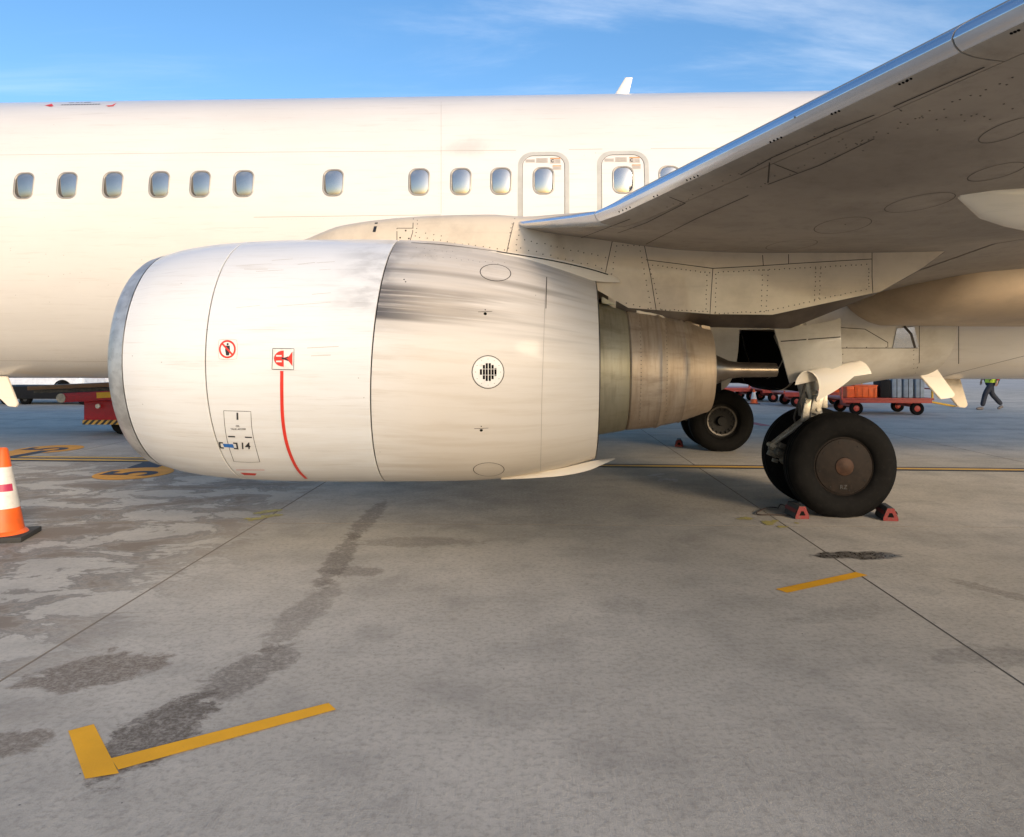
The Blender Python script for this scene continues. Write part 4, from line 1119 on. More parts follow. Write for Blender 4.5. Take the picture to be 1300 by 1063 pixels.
for (cx, cy, rx, ry, ro) in ((1070, 286, 37, 9, -.15), (1168, 257, 46, 9, -.2), (1265, 218, 38, 8, -.25), (1005, 311, 33, 6, -.12), (1280, 165, 40, 10, -.35)):
    ribbon('tank_cover', oval(cx, cy, rx, ry, ro), B_WING, .006, M_RIV, wl, closed=True, off=.0012)
discs('drain_holes', [(p[0] + k * 4.6, p[1] - k * 1.9) for p, n in (((786, 269), 4), ((830, 250), 2), ((872, 229), 4), ((978, 180.5), 4), ((1056, 145), 3), ((1142, 107), 3), ((1152, 102), 2), ((1284, 42.5), 3)) for k in range(n)], B_WING, .0065, M_DARK, wl, seg=8)
rv = row((880, 245), (1060, 165), 16, 3) + row((950, 240), (1110, 172), 14, 4) + row((1090, 180), (1290, 98), 18, 5) + row((1150, 150), (1290, 140), 12, 10) + row((1060, 176), (1100, 188), 8, 6) + row((845, 262), (875, 252), 4, 3) + row((990, 130), (1120, 70), 6, 30) + [(1073, 285), (1240, 145), (1190, 165)]
discs('wing_rivets', rv, B_WING, .0055, M_RIV, wl)

# flap track fairings
def canoe(x0, y, z0, L, w, hgt, m=M_STRK):
    bm = bmesh.new(); rows = []
    for k in range(25):
        u = k / 24; f = (math.sin(math.pi * min(1, (u + .001)) ** .62)) ** .62 if u < 1 else .01; f = max(.01, f)
        drop = .10 * math.sin(math.pi * u)
        rows.append([Vector((x0 + L * u, y + w / 2 * f * math.cos(a), z0 + .12 * u * 1.2 - drop + hgt * f * math.sin(a) * (1 if math.sin(a) < 0 else .8))) for a in [2 * math.pi * q / 28 for q in range(28)]])
    vs = grid(bm, rows, close_u=True); bm.faces.new(vs[0]); bm.faces.new(vs[-1]); fix(bm)
    return build('flap_track_fairing', bm, m, air)
p = onplane(1217, 249, -7.1)
canoe(p.x, -7.1, p.z + .02, 3.3, .36, .25); canoe(p.x + 1.6, -10.4, p.z + .3, 2.7, .30, .22)
canoe(p.x, 7.1, p.z + .02, 3.3, .36, .25); canoe(p.x + 1.6, 10.4, p.z + .3, 2.7, .30, .22)

# ------------------------------------------------------------------ belly fairing with open wheel well
def belly():
    bm = bmesh.new()
    BX = [-6.4, -5.8, -5.0, -4.0, -3.0, -2.0, -1.5, -1.0, -.72, -.5, -.27, 0.0, .4, .8, 1.0, 1.2, 1.4, 1.6, 1.8, 2.0]
    N = 44; rows = []
    for x in BX:
        e = 0 if x > -5 else min(1, (-5 - x) / 1.5)
        a = 0 if x < .4 else min(1, (x - .4) / 1.7)
        k = max(e, a); k = k * k * (3 - 2 * k)
        hw = 1.97 - .17 * k; bot = 1.20 + .20 * k; top = 2.72 - .25 * k
        r_ = []
        for j in range(N + 1):
            th = math.pi * j / N                  # 0 near side top .. pi far side top, going under the belly
            cs, sn = math.cos(th), math.sin(th)
            yy = -hw * math.copysign(abs(cs) ** .62, cs); zz = top - (top - bot) * abs(sn) ** .62
            sh = 0
            if -1.1 < x < .3: sh = (2.05 - zz) * .26 * max(0, 1 - abs(x + .27) / .5)
            r_.append(Vector((x + sh, yy, zz)))
        rows.append(r_)
    vs = [[bm.verts.new(p) for p in r] for r in rows]
    for i in range(len(BX) - 1):
        for j in range(N):
            q = [vs[i][j], vs[i][j + 1], vs[i + 1][j + 1], vs[i + 1][j]]
            c = sum((v.co for v in q), Vector()) / 4
            xm = (BX[i] + BX[i + 1]) / 2
            if -.72 < xm < 0 and c.z < 2.08 and c.y < 1.5: continue
            bm.faces.new(q)
    fix(bm)
    return build('belly_fairing', bm, M_BELLY, air, angle=60)
bel = belly()
bm = bmesh.new()
def inbox(bm, x0, x1, y0, y1, z0, z1):
    v = [[[bm.verts.new((x, y, z)) for z in (z0, z1)] for y in (y0, y1)] for x in (x0, x1)]
    bm.faces.new((v[0][0][0], v[0][1][0], v[0][1][1], v[0][0][1])); bm.faces.new((v[1][0][0], v[1][0][1], v[1][1][1], v[1][1][0]))
    bm.faces.new((v[0][0][1], v[0][1][1], v[1][1][1], v[1][0][1])); bm.faces.new((v[0][1][0], v[1][1][0], v[1][1][1], v[0][1][1]))
inbox(bm, -.9, .12, -1.72, 1.6, 1.24, 2.3)
build('wheel_well', bm, M_DARK, air, smooth=False)
bm = bmesh.new()
for k in range(5): tube(bm, [(-.75 + .2 * k, -1.5, 2.2), (-.7 + .2 * k, -.2, 2.15)], .025, 8)
tube(bm, [(-.8, -1.0, 2.1), (.6, -1.0, 2.05)], .04, 8)
build('well_piping', bm, M_STEELD, air)
B_BEL = bvh_of(bel, fuselage)
bmx = bmesh.new()
for pts in ([(1067, 414), (1068, 472)], [(1068, 442), (1165, 442)], [(990, 434), (1065, 428)], [(1067, 416), (1098, 418), (1127, 435), (1127, 441)], [(1167, 414), (1167, 460), (1162, 474)], [(1217, 403), (1217, 462)], [(1190, 480), (1300, 452)]):
    ribbon('belly_seam', pts, B_BEL, .009, M_SEAM, bel)
discs('belly_rivets', row((1070, 450), (1070, 470), 3) + row((1075, 441), (1125, 441), 3) + row((1160, 445), (1160, 468), 5), B_BEL, .008, M_RIV, bel)
# landing light lens
m, t, p = new_mat('landing_light_glass')
p.inputs['Base Color'].default_value = (.75, .78, .80, 1); p.inputs['Metallic'].default_value = .85; p.inputs['Roughness'].default_value = .12
t.put(p.inputs['Normal'], t.bump(t.noise(t.node('ShaderNodeTexCoord').outputs['Object'], 5, 2, .5), .4, .05)); M_LENS = m
decal('landing_light_lens', [[(1138, 417), (1160, 415), (1166, 441), (1133, 441.5)]], B_BEL, M_LENS, bel, off=.012, sub=2)
ribbon('lens_rim', [(1147, 414), (1156, 424), (1161, 441)], B_BEL, .03, M_SEAM, bel, off=.014)

# belly blades (drain masts) hanging under the fuselage
def mast(outline, y, thick, m=M_STRK):
    bm = bmesh.new(); a = [onplane(q[0], q[1], y) for q in outline]
    va = [bm.verts.new(p_) for p_ in a]; vb = [bm.verts.new(p_ + Vector((0, thick, 0))) for p_ in a]
    bm.faces.new(va); bm.faces.new(list(reversed(vb)))
    for k in range(len(a)): bm.faces.new((va[k], va[(k + 1) % len(a)], vb[(k + 1) % len(a)], vb[k]))
    fix(bm); bmesh.ops.bevel(bm, geom=bm.edges[:], offset=.008, segments=2, affect='EDGES'); return build('drain_mast', bm, m, air, angle=50)
mast([(1160, 468), (1188, 466), (1213, 501), (1210, 505), (1194, 507)], -.9, .05)
mast([(1184, 476), (1216, 470), (1229, 514), (1226, 518), (1217, 517)], .25, .05, M_PYL)
mast([(-30, 478), (8, 478), (22, 513), (20, 517), (10, 516)], -.4, .05)

# ------------------------------------------------------------------ main landing gear
TR = .565
def wheel(name, yc, face, cap):
    """face -1: outer side towards -y"""
    bm = bmesh.new()
    pr = [(.30, -.10), (.315, -.145), (.35, -.168), (.42, -.185), (.485, -.178), (.535, -.148), (.555, -.10)]
    prof = pr + [(.562, -.095), (.558, -.088), (.565, -.082), (.566, -.045), (.560, -.038), (.560, -.032), (.567, -.026), (.567, .026), (.560, .032), (.560, .038), (.566, .045), (.565, .082), (.558, .088), (.562, .095)] + [(r, -h) for r, h in reversed(pr)]
    lathe(bm, prof, 72, 'y')
    for v in bm.verts:
        if v.co.z < -.535: v.co.z = -.535 - (v.co.z + .535) * -.12 ; v.co.y *= 1.02
    fix(bm)
    w = build('tyre', bm, M_TYRE, air, angle=50); w.location = (0, yc, .540)
    bm = bmesh.new(); s = face
    lathe(bm, [(.305, .10), (.30, -.02), (.302, -.09), (.318, -.115), (.322, -.125), (.312, -.13), (.30, -.11), (.285, -.07), (.20, -.05), (.12, -.03), (.0015, -.03)], 48, 'y')
    for v in bm.verts: v.co.y *= -s
    fix(bm); build('rim', bm, M_RIM, w)
    if cap:
        bm = bmesh.new(); lathe(bm, [(.312, .06), (.314, .12), (.309, .129), (.303, .130), (.299, .122), (.293, .122), (.288, .133), (.22, .143), (.14, .149), (.098, .151), (.092, .158), (.05, .171), (.016, .176), (.001, .1765)], 64, 'y')
        for v in bm.verts: v.co.y *= s
        fix(bm)
        for f in bm.faces:
            c = f.calc_center_median()
            if math.hypot(c.x, c.z) < .094: f.material_index = 1
        hc = build('hub_cap', bm, [M_CAP, M_COPP], w, angle=25)
        bm = bmesh.new()
        for k in range(8):
            a = 2 * math.pi * k / 8 + .2; bmesh.ops.create_cone(bm, segments=8, radius1=.007, radius2=.006, depth=.008, cap_ends=True, matrix=Matrix.Translation((.255 * math.cos(a), s * .141, .255 * math.sin(a))) @ Matrix.Rotation(R(90), 4, 'X'))
        build('cap_screw', bm, M_RIM, hc)
        cu = bpy.data.curves.new('t', 'FONT'); cu.body = 'RZ'; cu.size = .062; cu.align_x = 'CENTER'
        o = bpy.data.objects.new('t', cu); COL.objects.link(o); dg = bpy.context.evaluated_depsgraph_get(); me = bpy.data.meshes.new_from_object(o.evaluated_get(dg)); bpy.data.objects.remove(o)
        me.materials.clear(); me.materials.append(M_BLK)
        o = bpy.data.objects.new('cap_marking', me); link(o, hc); o.location = (-.01, s * .150, -.235); o.rotation_euler = (R(90), 0, 0)
    else:
        bm = bmesh.new()
        for k in range(16):
            a = 2 * math.pi * k / 16
            box(bm, Vector((.215 * math.cos(a), s * .085, .215 * math.sin(a))), (.05, .03, .016), Matrix.Rotation(-a, 3, 'Y'))
        tube(bm, [(0, s * .02, 0), (0, s * .12, 0)], [.09, .075], 20)
        build('wheel_bolts', bm, M_RIM, w)
        bm = bmesh.new(); lathe(bm, [(.235, s * .092), (.262, s * .098), (.262, s * .09), (.235, s * .085)], 48, 'y', close=True); fix(bm); build('wheel_ring', bm, M_STEELD, w)
    return w
wheel('o', -3.29, -1, True); wheel('i', -2.43, 1, False)
wheel('o', 3.29, 1, True); wheel('i', 2.43, -1, False)
for sg in (-1, 1):
    y = sg * 2.86
    bm = bmesh.new()
    tube(bm, [(0, sg * 2.40, .54), (0, sg * 3.32, .54)], .055, 16)
    tube(bm, [(0, sg * 2.50, .54), (0, sg * 2.66, .54)], .20, 28); tube(bm, [(0, sg * 3.06, .54), (0, sg * 3.20, .54)], .20, 28)
    build('axle', bm, M_STEELD, air)
    bm = bmesh.new()
    tube(bm, [(0, y, .48), (-.02, y, .64), (-.06, y, .72), (-.12, y, 1.0)], [.085, .09, .062, .062], 20)
    tube(bm, [(-.11, y, .97), (-.22, y + .02, 1.5), (-.34, y + .1, 2.45)], [.095, .105, .10], 20)
    tube(bm, [(-.105, y, .955), (-.115, y, 1.01)], .112, 20)
    build('gear_strut', bm, M_STEEL, air)
    bm = bmesh.new()                                            # torque links ahead of the strut
    for s2 in (-1, 1):
        tube(bm, [(-.15, y + s2 * .07, 1.04), (-.60, y + s2 * .03, .70)], [.026, .02], 8)
        tube(bm, [(-.60, y + s2 * .03, .70), (-.10, y + s2 * .08, .56)], [.02, .028], 8)
    tube(bm, [(-.60, y - .07, .70), (-.60, y + .07, .70)], .028, 10); tube(bm, [(-.16, y - .1, 1.04), (-.16, y + .1, 1.04)], .028, 10)
    build('torque_link', bm, M_STEEL, air)
    bm = bmesh.new()                                            # brake units, valves and hose fittings
    for k in range(9):
        a = 2 * math.pi * k / 9
        for yy in (sg * 2.68, sg * 3.04): tube(bm, [(.15 * math.cos(a), yy, .54 + .15 * math.sin(a)), (.15 * math.cos(a), yy + (.05 if yy * sg < 2.9 else -.05) * sg, .54 + .15 * math.sin(a))], .026, 10)
    box(bm, (-.30, y - .02, .66), (.10, .12, .09), bevel=.01); box(bm, (-.36, y - .05, .55), (.09, .07, .07), bevel=.01); box(bm, (-.24, y - .09, .52), (.08, .06, .12), bevel=.01); box(bm, (-.22, y + .08, 1.1), (.08, .08, .16), bevel=.01)
    tube(bm, [(-.42, y - .05, .57), (-.47, y - .05, .57)], .035, 12); tube(bm, [(-.28, y - .1, .60), (-.28, y - .16, .60)], .03, 12)
    for (a_, b_, c_, s_) in ((-.52, -.05, .62, .10), (-.58, .02, .60, .09), (-.50, -.08, .70, .08), (-.60, -.03, .67, .06), (-.46, -.04, .53, .09), (-.54, .04, .52, .06)):
        box(bm, (a_, y + b_, c_), (s_, s_ * 1.1, s_ * .7), Matrix.Rotation(R(260 * s_), 3, 'Y'), bevel=.008)
        tube(bm, [(a_ - .02, y + b_ - s_ * .5, c_), (a_ - .02, y + b_ - s_ * .9, c_)], s_ * .26, 10)
    for (a_, c_, d_, e_) in ((-.10, .50, -.60, .60), (-.08, .62, -.55, .68), (-.2, .45, -.5, .52)): tube(bm, [(a_, y - .06, c_), ((a_ + d_) / 2, y - .09, (c_ + e_) / 2 - .05), (d_, y - .04, e_)], .016, 8)
    build('brake_fittings', bm, M_BRK, air)['kind'] = 'stuff'
    bm = bmesh.new()
    tube(bm, [tuple(v) for v in [(-.25, y - .1, 1.4), (-.31, y - .12, 1.2), (-.27, y - .11, 1.0), (-.30, y - .10, .8), (-.36, y - .08, .66)]], .012, 8)
    tube(bm, [(-.24, y - .08, 1.3), (-.20, y - .15, 1.1), (-.24, y - .16, .9), (-.20, y - .17, .7), (-.1, y - .19, .6)], .010, 8)
    tube(bm, [(-.36, y - .06, .52), (-.40, y - .05, .42), (-.30, y - .06, .33), (-.15, y - .12, .36)], .010, 8)
    tube(bm, [(-.22, y + .1, 1.3), (-.30, y + .14, 1.0), (-.22, y + .16, .7), (-.1, y + .18, .6)], .012, 8)
    build('brake_hose', bm, M_STEELD, air)
    bm = bmesh.new()                                            # side brace up into the well
    tube(bm, [(-.2, y - sg * .04, 1.25), (-.22, sg * 1.75, 1.95)], .035, 12)
    build('side_brace', bm, M_STEEL, air)
    bm = bmesh.new()
    box(bm, (-.25, y - .13, 1.10), (.075, .05, .26), Matrix.Rotation(R(8), 3, 'Y'), bevel=.008); box(bm, (-.14, y - .13, 1.16), (.11, .07, .20), Matrix.Rotation(R(14), 3, 'Y'), bevel=.012); box(bm, (-.05, y - .12, 1.20), (.06, .05, .15), bevel=.008)
    for (bx_, bz) in ((-.25, 1.2), (-.14, 1.22), (-.13, 1.11), (-.16, 1.30)): tube(bm, [(bx_, y - .14, bz), (bx_, y - .185, bz)], .022, 10)
    build('strut_fitting', bm, M_STEEL, air)
# strut door: a curved shell wrapped over the leg
def strut_door(sg):
    bm = bmesh.new(); rows = []
    n = 18
    for i in range(n + 1):
        u = i / n
        c = onplane(1025 + 62 * u, 494 - 8 * u, -3.16 + .40 * u)
        rx_ = .135 + .03 * u; rz_ = .20 + .05 * u
        a0, a1 = 168 - 8 * u, -38 + 62 * min(1, u * 1.5)
        row_o = [c + Vector((rx_ * math.cos(R(a0 + (a1 - a0) * k / 20)) + .02 * u, 0, rz_ * math.sin(R(a0 + (a1 - a0) * k / 20)))) for k in range(21)]
        rows.append(row_o)
    inner_ = [[p + Vector((0, 0, -.02)) - Vector((0, 0, 0)) for p in r] for r in rows]
    inner_ = [[Vector((c.x + (p.x - c.x) * .90, p.y, c.z + (p.z - c.z) * .90)) for p in r] for r in rows for c in [sum(r, Vector()) / len(r)]]
    vo = grid(bm, rows); vi = grid(bm, inner_)
    for a, b in ((vo[0], vi[0]), (vo[-1], vi[-1])):
        for k in range(20): bm.faces.new((a[k], a[k + 1], b[k + 1], b[k]))
    for j in (0, 20):
        for k in range(n): bm.faces.new((vo[k][j], vo[k + 1][j], vi[k + 1][j], vi[k][j]))
    if sg > 0:
        for v in bm.verts: v.co.y *= -1
    fix(bm); return build('strut_door', bm, M_STRK, air, angle=60)
strut_door(-1); strut_door(1)

M_ROOT = paint_material('root_fairing_enamel', under=True, base=(.55, .42, .28), rough=.5, coat=.1)
def leg_door(sg):
    bm = bmesh.new(); rows = []
    T = [(983, 417), (1003, 415), (1025, 413), (1045, 410), (1058, 407), (1067, 404)]; Bt = [(1003, 487), (1014, 482), (1027, 478), (1041, 474), (1056, 469), (1069, 464)]
    for a, b in zip(T, Bt):
        r_ = []
        for k in range(9):
            u = k / 8; q_ = onplane(a[0] + (b[0] - a[0]) * u, a[1] + (b[1] - a[1]) * u, -3.03 - .08 * math.sin(math.pi * min(1, u * .8 + .1)) + .05 * abs(a[0] - 1025) / 40)
            r_.append(q_)
        rows.append(r_)
    vo = grid(bm, rows); vi = grid(bm, [[p_ + Vector((0, .03, 0)) for p_ in r_] for r_ in rows])
    ring = lambda v: [v[0][k] for k in range(9)] + [v[i][8] for i in range(1, 6)] + [v[5][k] for k in range(7, -1, -1)] + [v[i][0] for i in range(4, 0, -1)]
    ro, ri = ring(vo), ring(vi)
    for k in range(len(ro)): bm.faces.new((ro[k], ro[(k + 1) % len(ro)], ri[(k + 1) % len(ri)], ri[k]))
    if sg > 0:
        for v in bm.verts: v.co.y *= -1
    fix(bm); return build('leg_door', bm, M_BELLY, air, angle=50)
ld = leg_door(-1); leg_door(1)
ribbon('door_seam', [(986, 434), (1067, 428)], bvh_of(ld), .012, M_SEAM, ld)
def root_fairing(sg):
    bm = bmesh.new(); rows = []
    for k in range(30):
        u = k / 29; x0 = .10 + 5.2 * u
        f = min(1, (u / .16)) ** .5 if u < .16 else 1 - .55 * max(0, (u - .5) / .5) ** 2
        f = max(f, .02)
        r_ = []
        for q_ in range(28):
            a = 2 * math.pi * q_ / 28; ca, sa = math.cos(a), math.sin(a)
            y_ = -2.05 - 1.35 * f * math.copysign(abs(ca) ** .8, ca) * 1.15; z_ = 2.62 + .54 * f * math.copysign(abs(sa) ** .85, sa) - .04 * u
            r_.append(Vector((x0 + .9 * max(0, z_ - 2.05) * (1 - u) ** 2, y_ * (1 if sg < 0 else -1), z_)))
        rows.append(r_)
    vs = grid(bm, rows, close_u=True); bm.faces.new(vs[0]); bm.faces.new(vs[-1]); fix(bm)
    return build('wing_root_fairing', bm, M_ROOT, air, angle=60)
root_fairing(-1); root_fairing(1)

# ------------------------------------------------------------------ chocks
M_CHK = mat('chock_black_rubber', (.03, .028, .026), .7, dirt=.4, bump=.2, vscale=10)
M_CHR = mat('chock_red_paint', (.17, .012, .012), .7, dirt=.8, vscale=20)
def make_chock():
    root = empty('wheel_chock')
    L, w, hh = .30, .155, .135
    sec = [(-w / 2, .0), (w / 2, .0), (w / 2, .03), (.035, hh), (-.035, hh), (-w / 2, .03)]
    bm = bmesh.new(); grid(bm, [[Vector((a, yy, b)) for a, b in sec] for yy in (-L / 2, L / 2)], close_u=True)
    for f_ in (-L / 2, L / 2):
        bm.faces.new([bm.verts.new((a, f_, b)) for a, b in sec])
    bmesh.ops.remove_doubles(bm, verts=bm.verts[:], dist=1e-5); fix(bm); bmesh.ops.bevel(bm, geom=bm.edges[:], offset=.008, segments=2, affect='EDGES')
    build('rubber_block', bm, M_CHK, root, angle=40)
    for s in (-1, 1):
        bm = bmesh.new(); o_ = [(a * .93, b * .95 + .003) for a, b in sec]; i_ = [(a * .38, .058 + (b - .058) * .34) for a, b in sec]
        rows = [[Vector((a, s * (L / 2 + q), b)) for a, b in ol] for ol, q in ((o_, .0005), (o_, .007), (i_, .007), (i_, .0005))]
        grid(bm, rows, close_u=True); fix(bm); build('red_end_plate', bm, M_CHR, root, smooth=False)
        bm = bmesh.new(); bm.faces.new([bm.verts.new((a, s * (L / 2 + .001), b)) for a, b in i_]); build('end_hole', bm, M_DARK, root, smooth=False)
    bm = bmesh.new()
    for s in (-1, 1):
        a, b = Vector((s * .07, 0, .063)), Vector((s * .055, 0, .098)); nn_ = Vector((s * .8, 0, .5)).normalized() * .003
        vs = [bm.verts.new(q + nn_) for q in (a + Vector((0, -.15, 0)), a + Vector((0, .15, 0)), b + Vector((0, .15, 0)), b + Vector((0, -.15, 0)))]
        bm.faces.new(vs)
    build('red_stripe', bm, M_CHR, root, smooth=False)
    return root
ch = make_chock()
w = A2W @ Vector((-.47, -3.36, 0)); ch.location = w; ch.rotation_euler = (0, 0, YAW + R(4))
G_CH = 'wheel chocks at the main wheels'
tag(ch, 'black and red wheel chock wedged against the left side of the big near tyre', 'wheel chock', G_CH)
c2 = copy_tree(ch); c2.location = A2W @ Vector((.44, -3.42, 0)); c2.rotation_euler = (0, 0, YAW + R(172)); c2['label'] = 'black and red wheel chock against the right side of the big near tyre'
c3 = copy_tree(ch); q = gp(862, 566.5); c3.location = (q.x, q.y, 0); c3.rotation_euler = (0, 0, R(-12)); c3['label'] = 'dark chock at the far landing gear tyres, below the exhaust nozzle'
M_ROPE = mat('dark_rope', (.05, .035, .03), .9)
bm = bmesh.new()
pp = [gp(999, 650), gp(985, 646), gp(975, 646), gp(965, 650), gp(960, 653), gp(965, 655), gp(985, 655), gp(1005, 656), gp(1010, 655)]
pp = [Vector((v[0], v[1])) for v in curve_pts([(p_.x, p_.y) for p_ in pp], 5)]
tube(bm, [(p_.x, p_.y, .012 + (.05 if k < 4 else 0)) for k, p_ in enumerate(pp)], .007, 6)
tag(build('chock_rope', bm, M_ROPE), 'thin dark rope lying on the concrete beside the left chock', 'rope')

# ------------------------------------------------------------------ traffic cones
M_CORG = mat('cone_orange', (.78, .12, .015), .5, var=.1, vscale=8, dirt=.15)
M_CWHT = mat('cone_white_band', (.68, .66, .62), .45, dirt=.25, vscale=12, dirt_col=(.3, .28, .26))
M_CBLK = mat('cone_black_base', (.03, .03, .03), .75, dirt=.4)
M_CRED = mat('cone_crimson_tape', (.42, .03, .09), .5)
def make_cone(H=.84, rb=.185, rt=.045, base=.25, ht=.05):
    root = empty('traffic_cone')
    bm = bmesh.new(); box(bm, (0, 0, ht / 2), (2 * base, 2 * base, ht), bevel=.012)
    build('base', bm, M_CBLK, root, angle=40)
    bm = bmesh.new(); Z = lambda u: ht + (H - ht) * u; rr = lambda u: rb + (rt - rb) * u
    lathe(bm, [(rr(0) + .03, Z(0)), (rr(0) + .02, Z(.02)), (rr(.03), Z(.04)), (rr(.5), Z(.5)), (rr(.985), Z(.985)), (rr(1) - .008, Z(1)), (rr(1) - .014, Z(.98)), (.02, Z(.9))], 40); fix(bm)
    build('cone_body', bm, M_CORG, root)
    for (a, b, m, e) in ((.30, .78, M_CWHT, .0022),):
        bm = bmesh.new(); lathe(bm, [(rr(a), Z(a)), (rr(a) + e, Z(a) + .001), (rr(b) + e, Z(b) - .001), (rr(b), Z(b))], 40); fix(bm); build('reflective_band', bm, m, root)
    return root
cone = make_cone()
q = gp(3, 683); cone.location = (q.x, q.y, 0); cone.rotation_euler = (0, 0, R(12))
tag(cone, 'orange traffic cone with white bands and black base, cut off at the left edge', 'traffic cone', 'orange traffic cones on the apron')
bm = bmesh.new(); prev = None
rows = [[Vector(((.185 - .14 * u + .0045) * math.cos(a), (.185 - .14 * u + .0045) * math.sin(a), .05 + .79 * u)) for a in [R(-150 + 14 * k) for k in range(10)]] for u in (.50, .585)]
grid(bm, rows); build('crimson_tape', bm, M_CRED, cone)
cone2 = make_cone(.52, .13, .03, .18, .03)
q = gp(957, 513); cone2.location = (q.x, q.y, 0)
tag(cone2, 'small orange and white traffic cone far behind, between the two landing gears', 'traffic cone', 'orange traffic cones on the apron')

# ------------------------------------------------------------------ baggage carts
M_CRT = mat('cart_red_paint', (.42, .05, .035), .5, dirt=.4, vscale=9)
M_ORB = mat('orange_crate_plastic', (.90, .14, .02), .5, dirt=.1)
M_LUG = mat('pale_blue_luggage', (.30, .36, .42), .5, var=.15)
M_LUGD = mat('dark_luggage', (.014, .014, .015), .7, spec=.2)
M_YPOST = mat('yellow_post_paint', (.75, .42, .03), .5)
def make_cart(L=2.6, W=1.5):
    root = empty('baggage_cart')
    bm = bmesh.new(); box(bm, (0, 0, .46), (L, W, .06), bevel=.01); box(bm, (0, W / 2 - .05, .39), (L - .1, .07, .09), bevel=.01); box(bm, (0, -W / 2 + .05, .39), (L - .1, .07, .09), bevel=.01)
    build('deck', bm, M_CRT, root, angle=40)
    for sx in (-1, 1):
        bm = bmesh.new(); box(bm, (sx * (L / 2 - .45), 0, .25), (.08, W - .3, .08)); box(bm, (sx * (L / 2 - .45), 0, .33), (.3, .5, .1)); build('axle_beam', bm, M_CRT, root, smooth=False)
        for sy in (-1, 1):
            bm = bmesh.new(); lathe(bm, [(.09, -.05), (.16, -.065), (.185, -.045), (.185, .045), (.16, .065), (.09, .05)], 24, 'y'); fix(bm)
            wv = build('wheel', bm, M_TYRE, root); wv.location = (sx * (L / 2 - .45), sy * (W / 2 - .08), .185)
            bm = bmesh.new(); lathe(bm, [(.001, -.045), (.05, -.05), (.092, -.03), (.092, .03), (.05, .05), (.001, .045)], 16, 'y'); fix(bm); build('hub', bm, M_CRT, wv)
            bm = bmesh.new(); box(bm, (sx * (L / 2 - .04), sy * (W / 2 - .04), .85), (.05, .05, .75), bevel=.008); build('post', bm, M_YPOST if sy < 0 and sx > 0 else M_CRT, root, smooth=False)
    bm = bmesh.new()
    for sx in (-1, 1):
        for z in (.75, 1.0, 1.22): box(bm, (sx * (L / 2 - .04), 0, z), (.035, W - .1, .035))
    build('end_rail', bm, M_CRT, root, smooth=False)
    bm = bmesh.new(); tube(bm, [(L / 2, 0, .38), (L / 2 + .35, 0, .32), (L / 2 + .9, 0, .22)], .03, 8); tube(bm, [(L / 2 + .9, -.06, .22), (L / 2 + 1.0, 0, .22), (L / 2 + .9, .06, .22)], .018, 6); build('tow_bar', bm, M_YPOST, root)
    return root
cartp = make_cart()
spots = [((1128, 527), -4, 'red baggage cart loaded with pale suitcases, nearest the drain masts'),
         ((1046, 517), -3, 'red baggage cart with an orange crate, just behind the near strut door'),
         ((1010, 511), 2, 'empty red baggage cart seen between the small cone and the near landing gear'),
         ((925, 509), 2, 'red baggage cart mostly hidden behind the exhaust nozzle and far tyres')]
carts = []
for k, (px, a, lab) in enumerate(spots):
    o = cartp if k == 0 else copy_tree(cartp)
    q = gp(*px); o.location = (q.x, q.y + .7, 0); o.rotation_euler = (0, 0, R(a)); tag(o, lab, 'baggage cart', 'red baggage carts behind the aircraft'); carts.append(o)
def cargo(name, cart, lx, ly, z, s, m, label, cat, grp=None):
    bm = bmesh.new(); box(bm, (0, 0, s[2] / 2), s, bevel=min(s) * .12)
    o = build(name, bm, m, None, angle=40)
    M_ = Matrix.Rotation(cart.rotation_euler[2], 3, 'Z'); p_ = M_ @ Vector((lx, ly, 0)); o.location = (cart.location.x + p_.x, cart.location.y + p_.y, z); o.rotation_euler = (0, 0, cart.rotation_euler[2] + R(random.uniform(-4, 4)))
    tag(o, label, cat, grp)
    return o
def dress_crate(o, s, m):
    bm = bmesh.new(); box(bm, (0, 0, s[2] + .01), (s[0] * 1.03, s[1] * 1.03, .04), bevel=.01); build('lid', bm, m, o)
    bm = bmesh.new()
    for k in range(4): box(bm, (-s[0] / 2 + s[0] * (k + .5) / 4, -s[1] / 2 - .008, s[2] * .45), (.03, .02, s[2] * .8))
    build('rib', bm, m, o, smooth=False)
def dress_case(o, s):
    bm = bmesh.new(); tube(bm, [(-.08, -s[1] / 2 + .02, s[2]), (-.07, -s[1] / 2 + .02, s[2] + .03), (.07, -s[1] / 2 + .02, s[2] + .03), (.08, -s[1] / 2 + .02, s[2])], .012, 6); build('handle', bm, M_LUGD, o)
    bm = bmesh.new(); box(bm, (0, 0, s[2] * .5), (.02, s[1] * 1.01, s[2] * 1.005)); build('zip', bm, M_LUGD, o, smooth=False)
cs = (.62, .7, .34)
for k, (ci, lx, lab) in enumerate(((0, -.55, 'orange plastic crate in the middle of the cart with pale suitcases'), (1, .45, 'orange plastic crate on the cart just behind the strut door'), (0, -1.0, 'orange crate at the left end of the cart with pale suitcases'))):
    o = cargo('orange_crate', carts[ci], lx, -.35, .49, cs if k != 2 else (.22, .6, .3), M_ORB, lab, 'crate', 'orange crates on the carts'); dress_crate(o, cs if k != 2 else (.22, .6, .3), M_ORB)
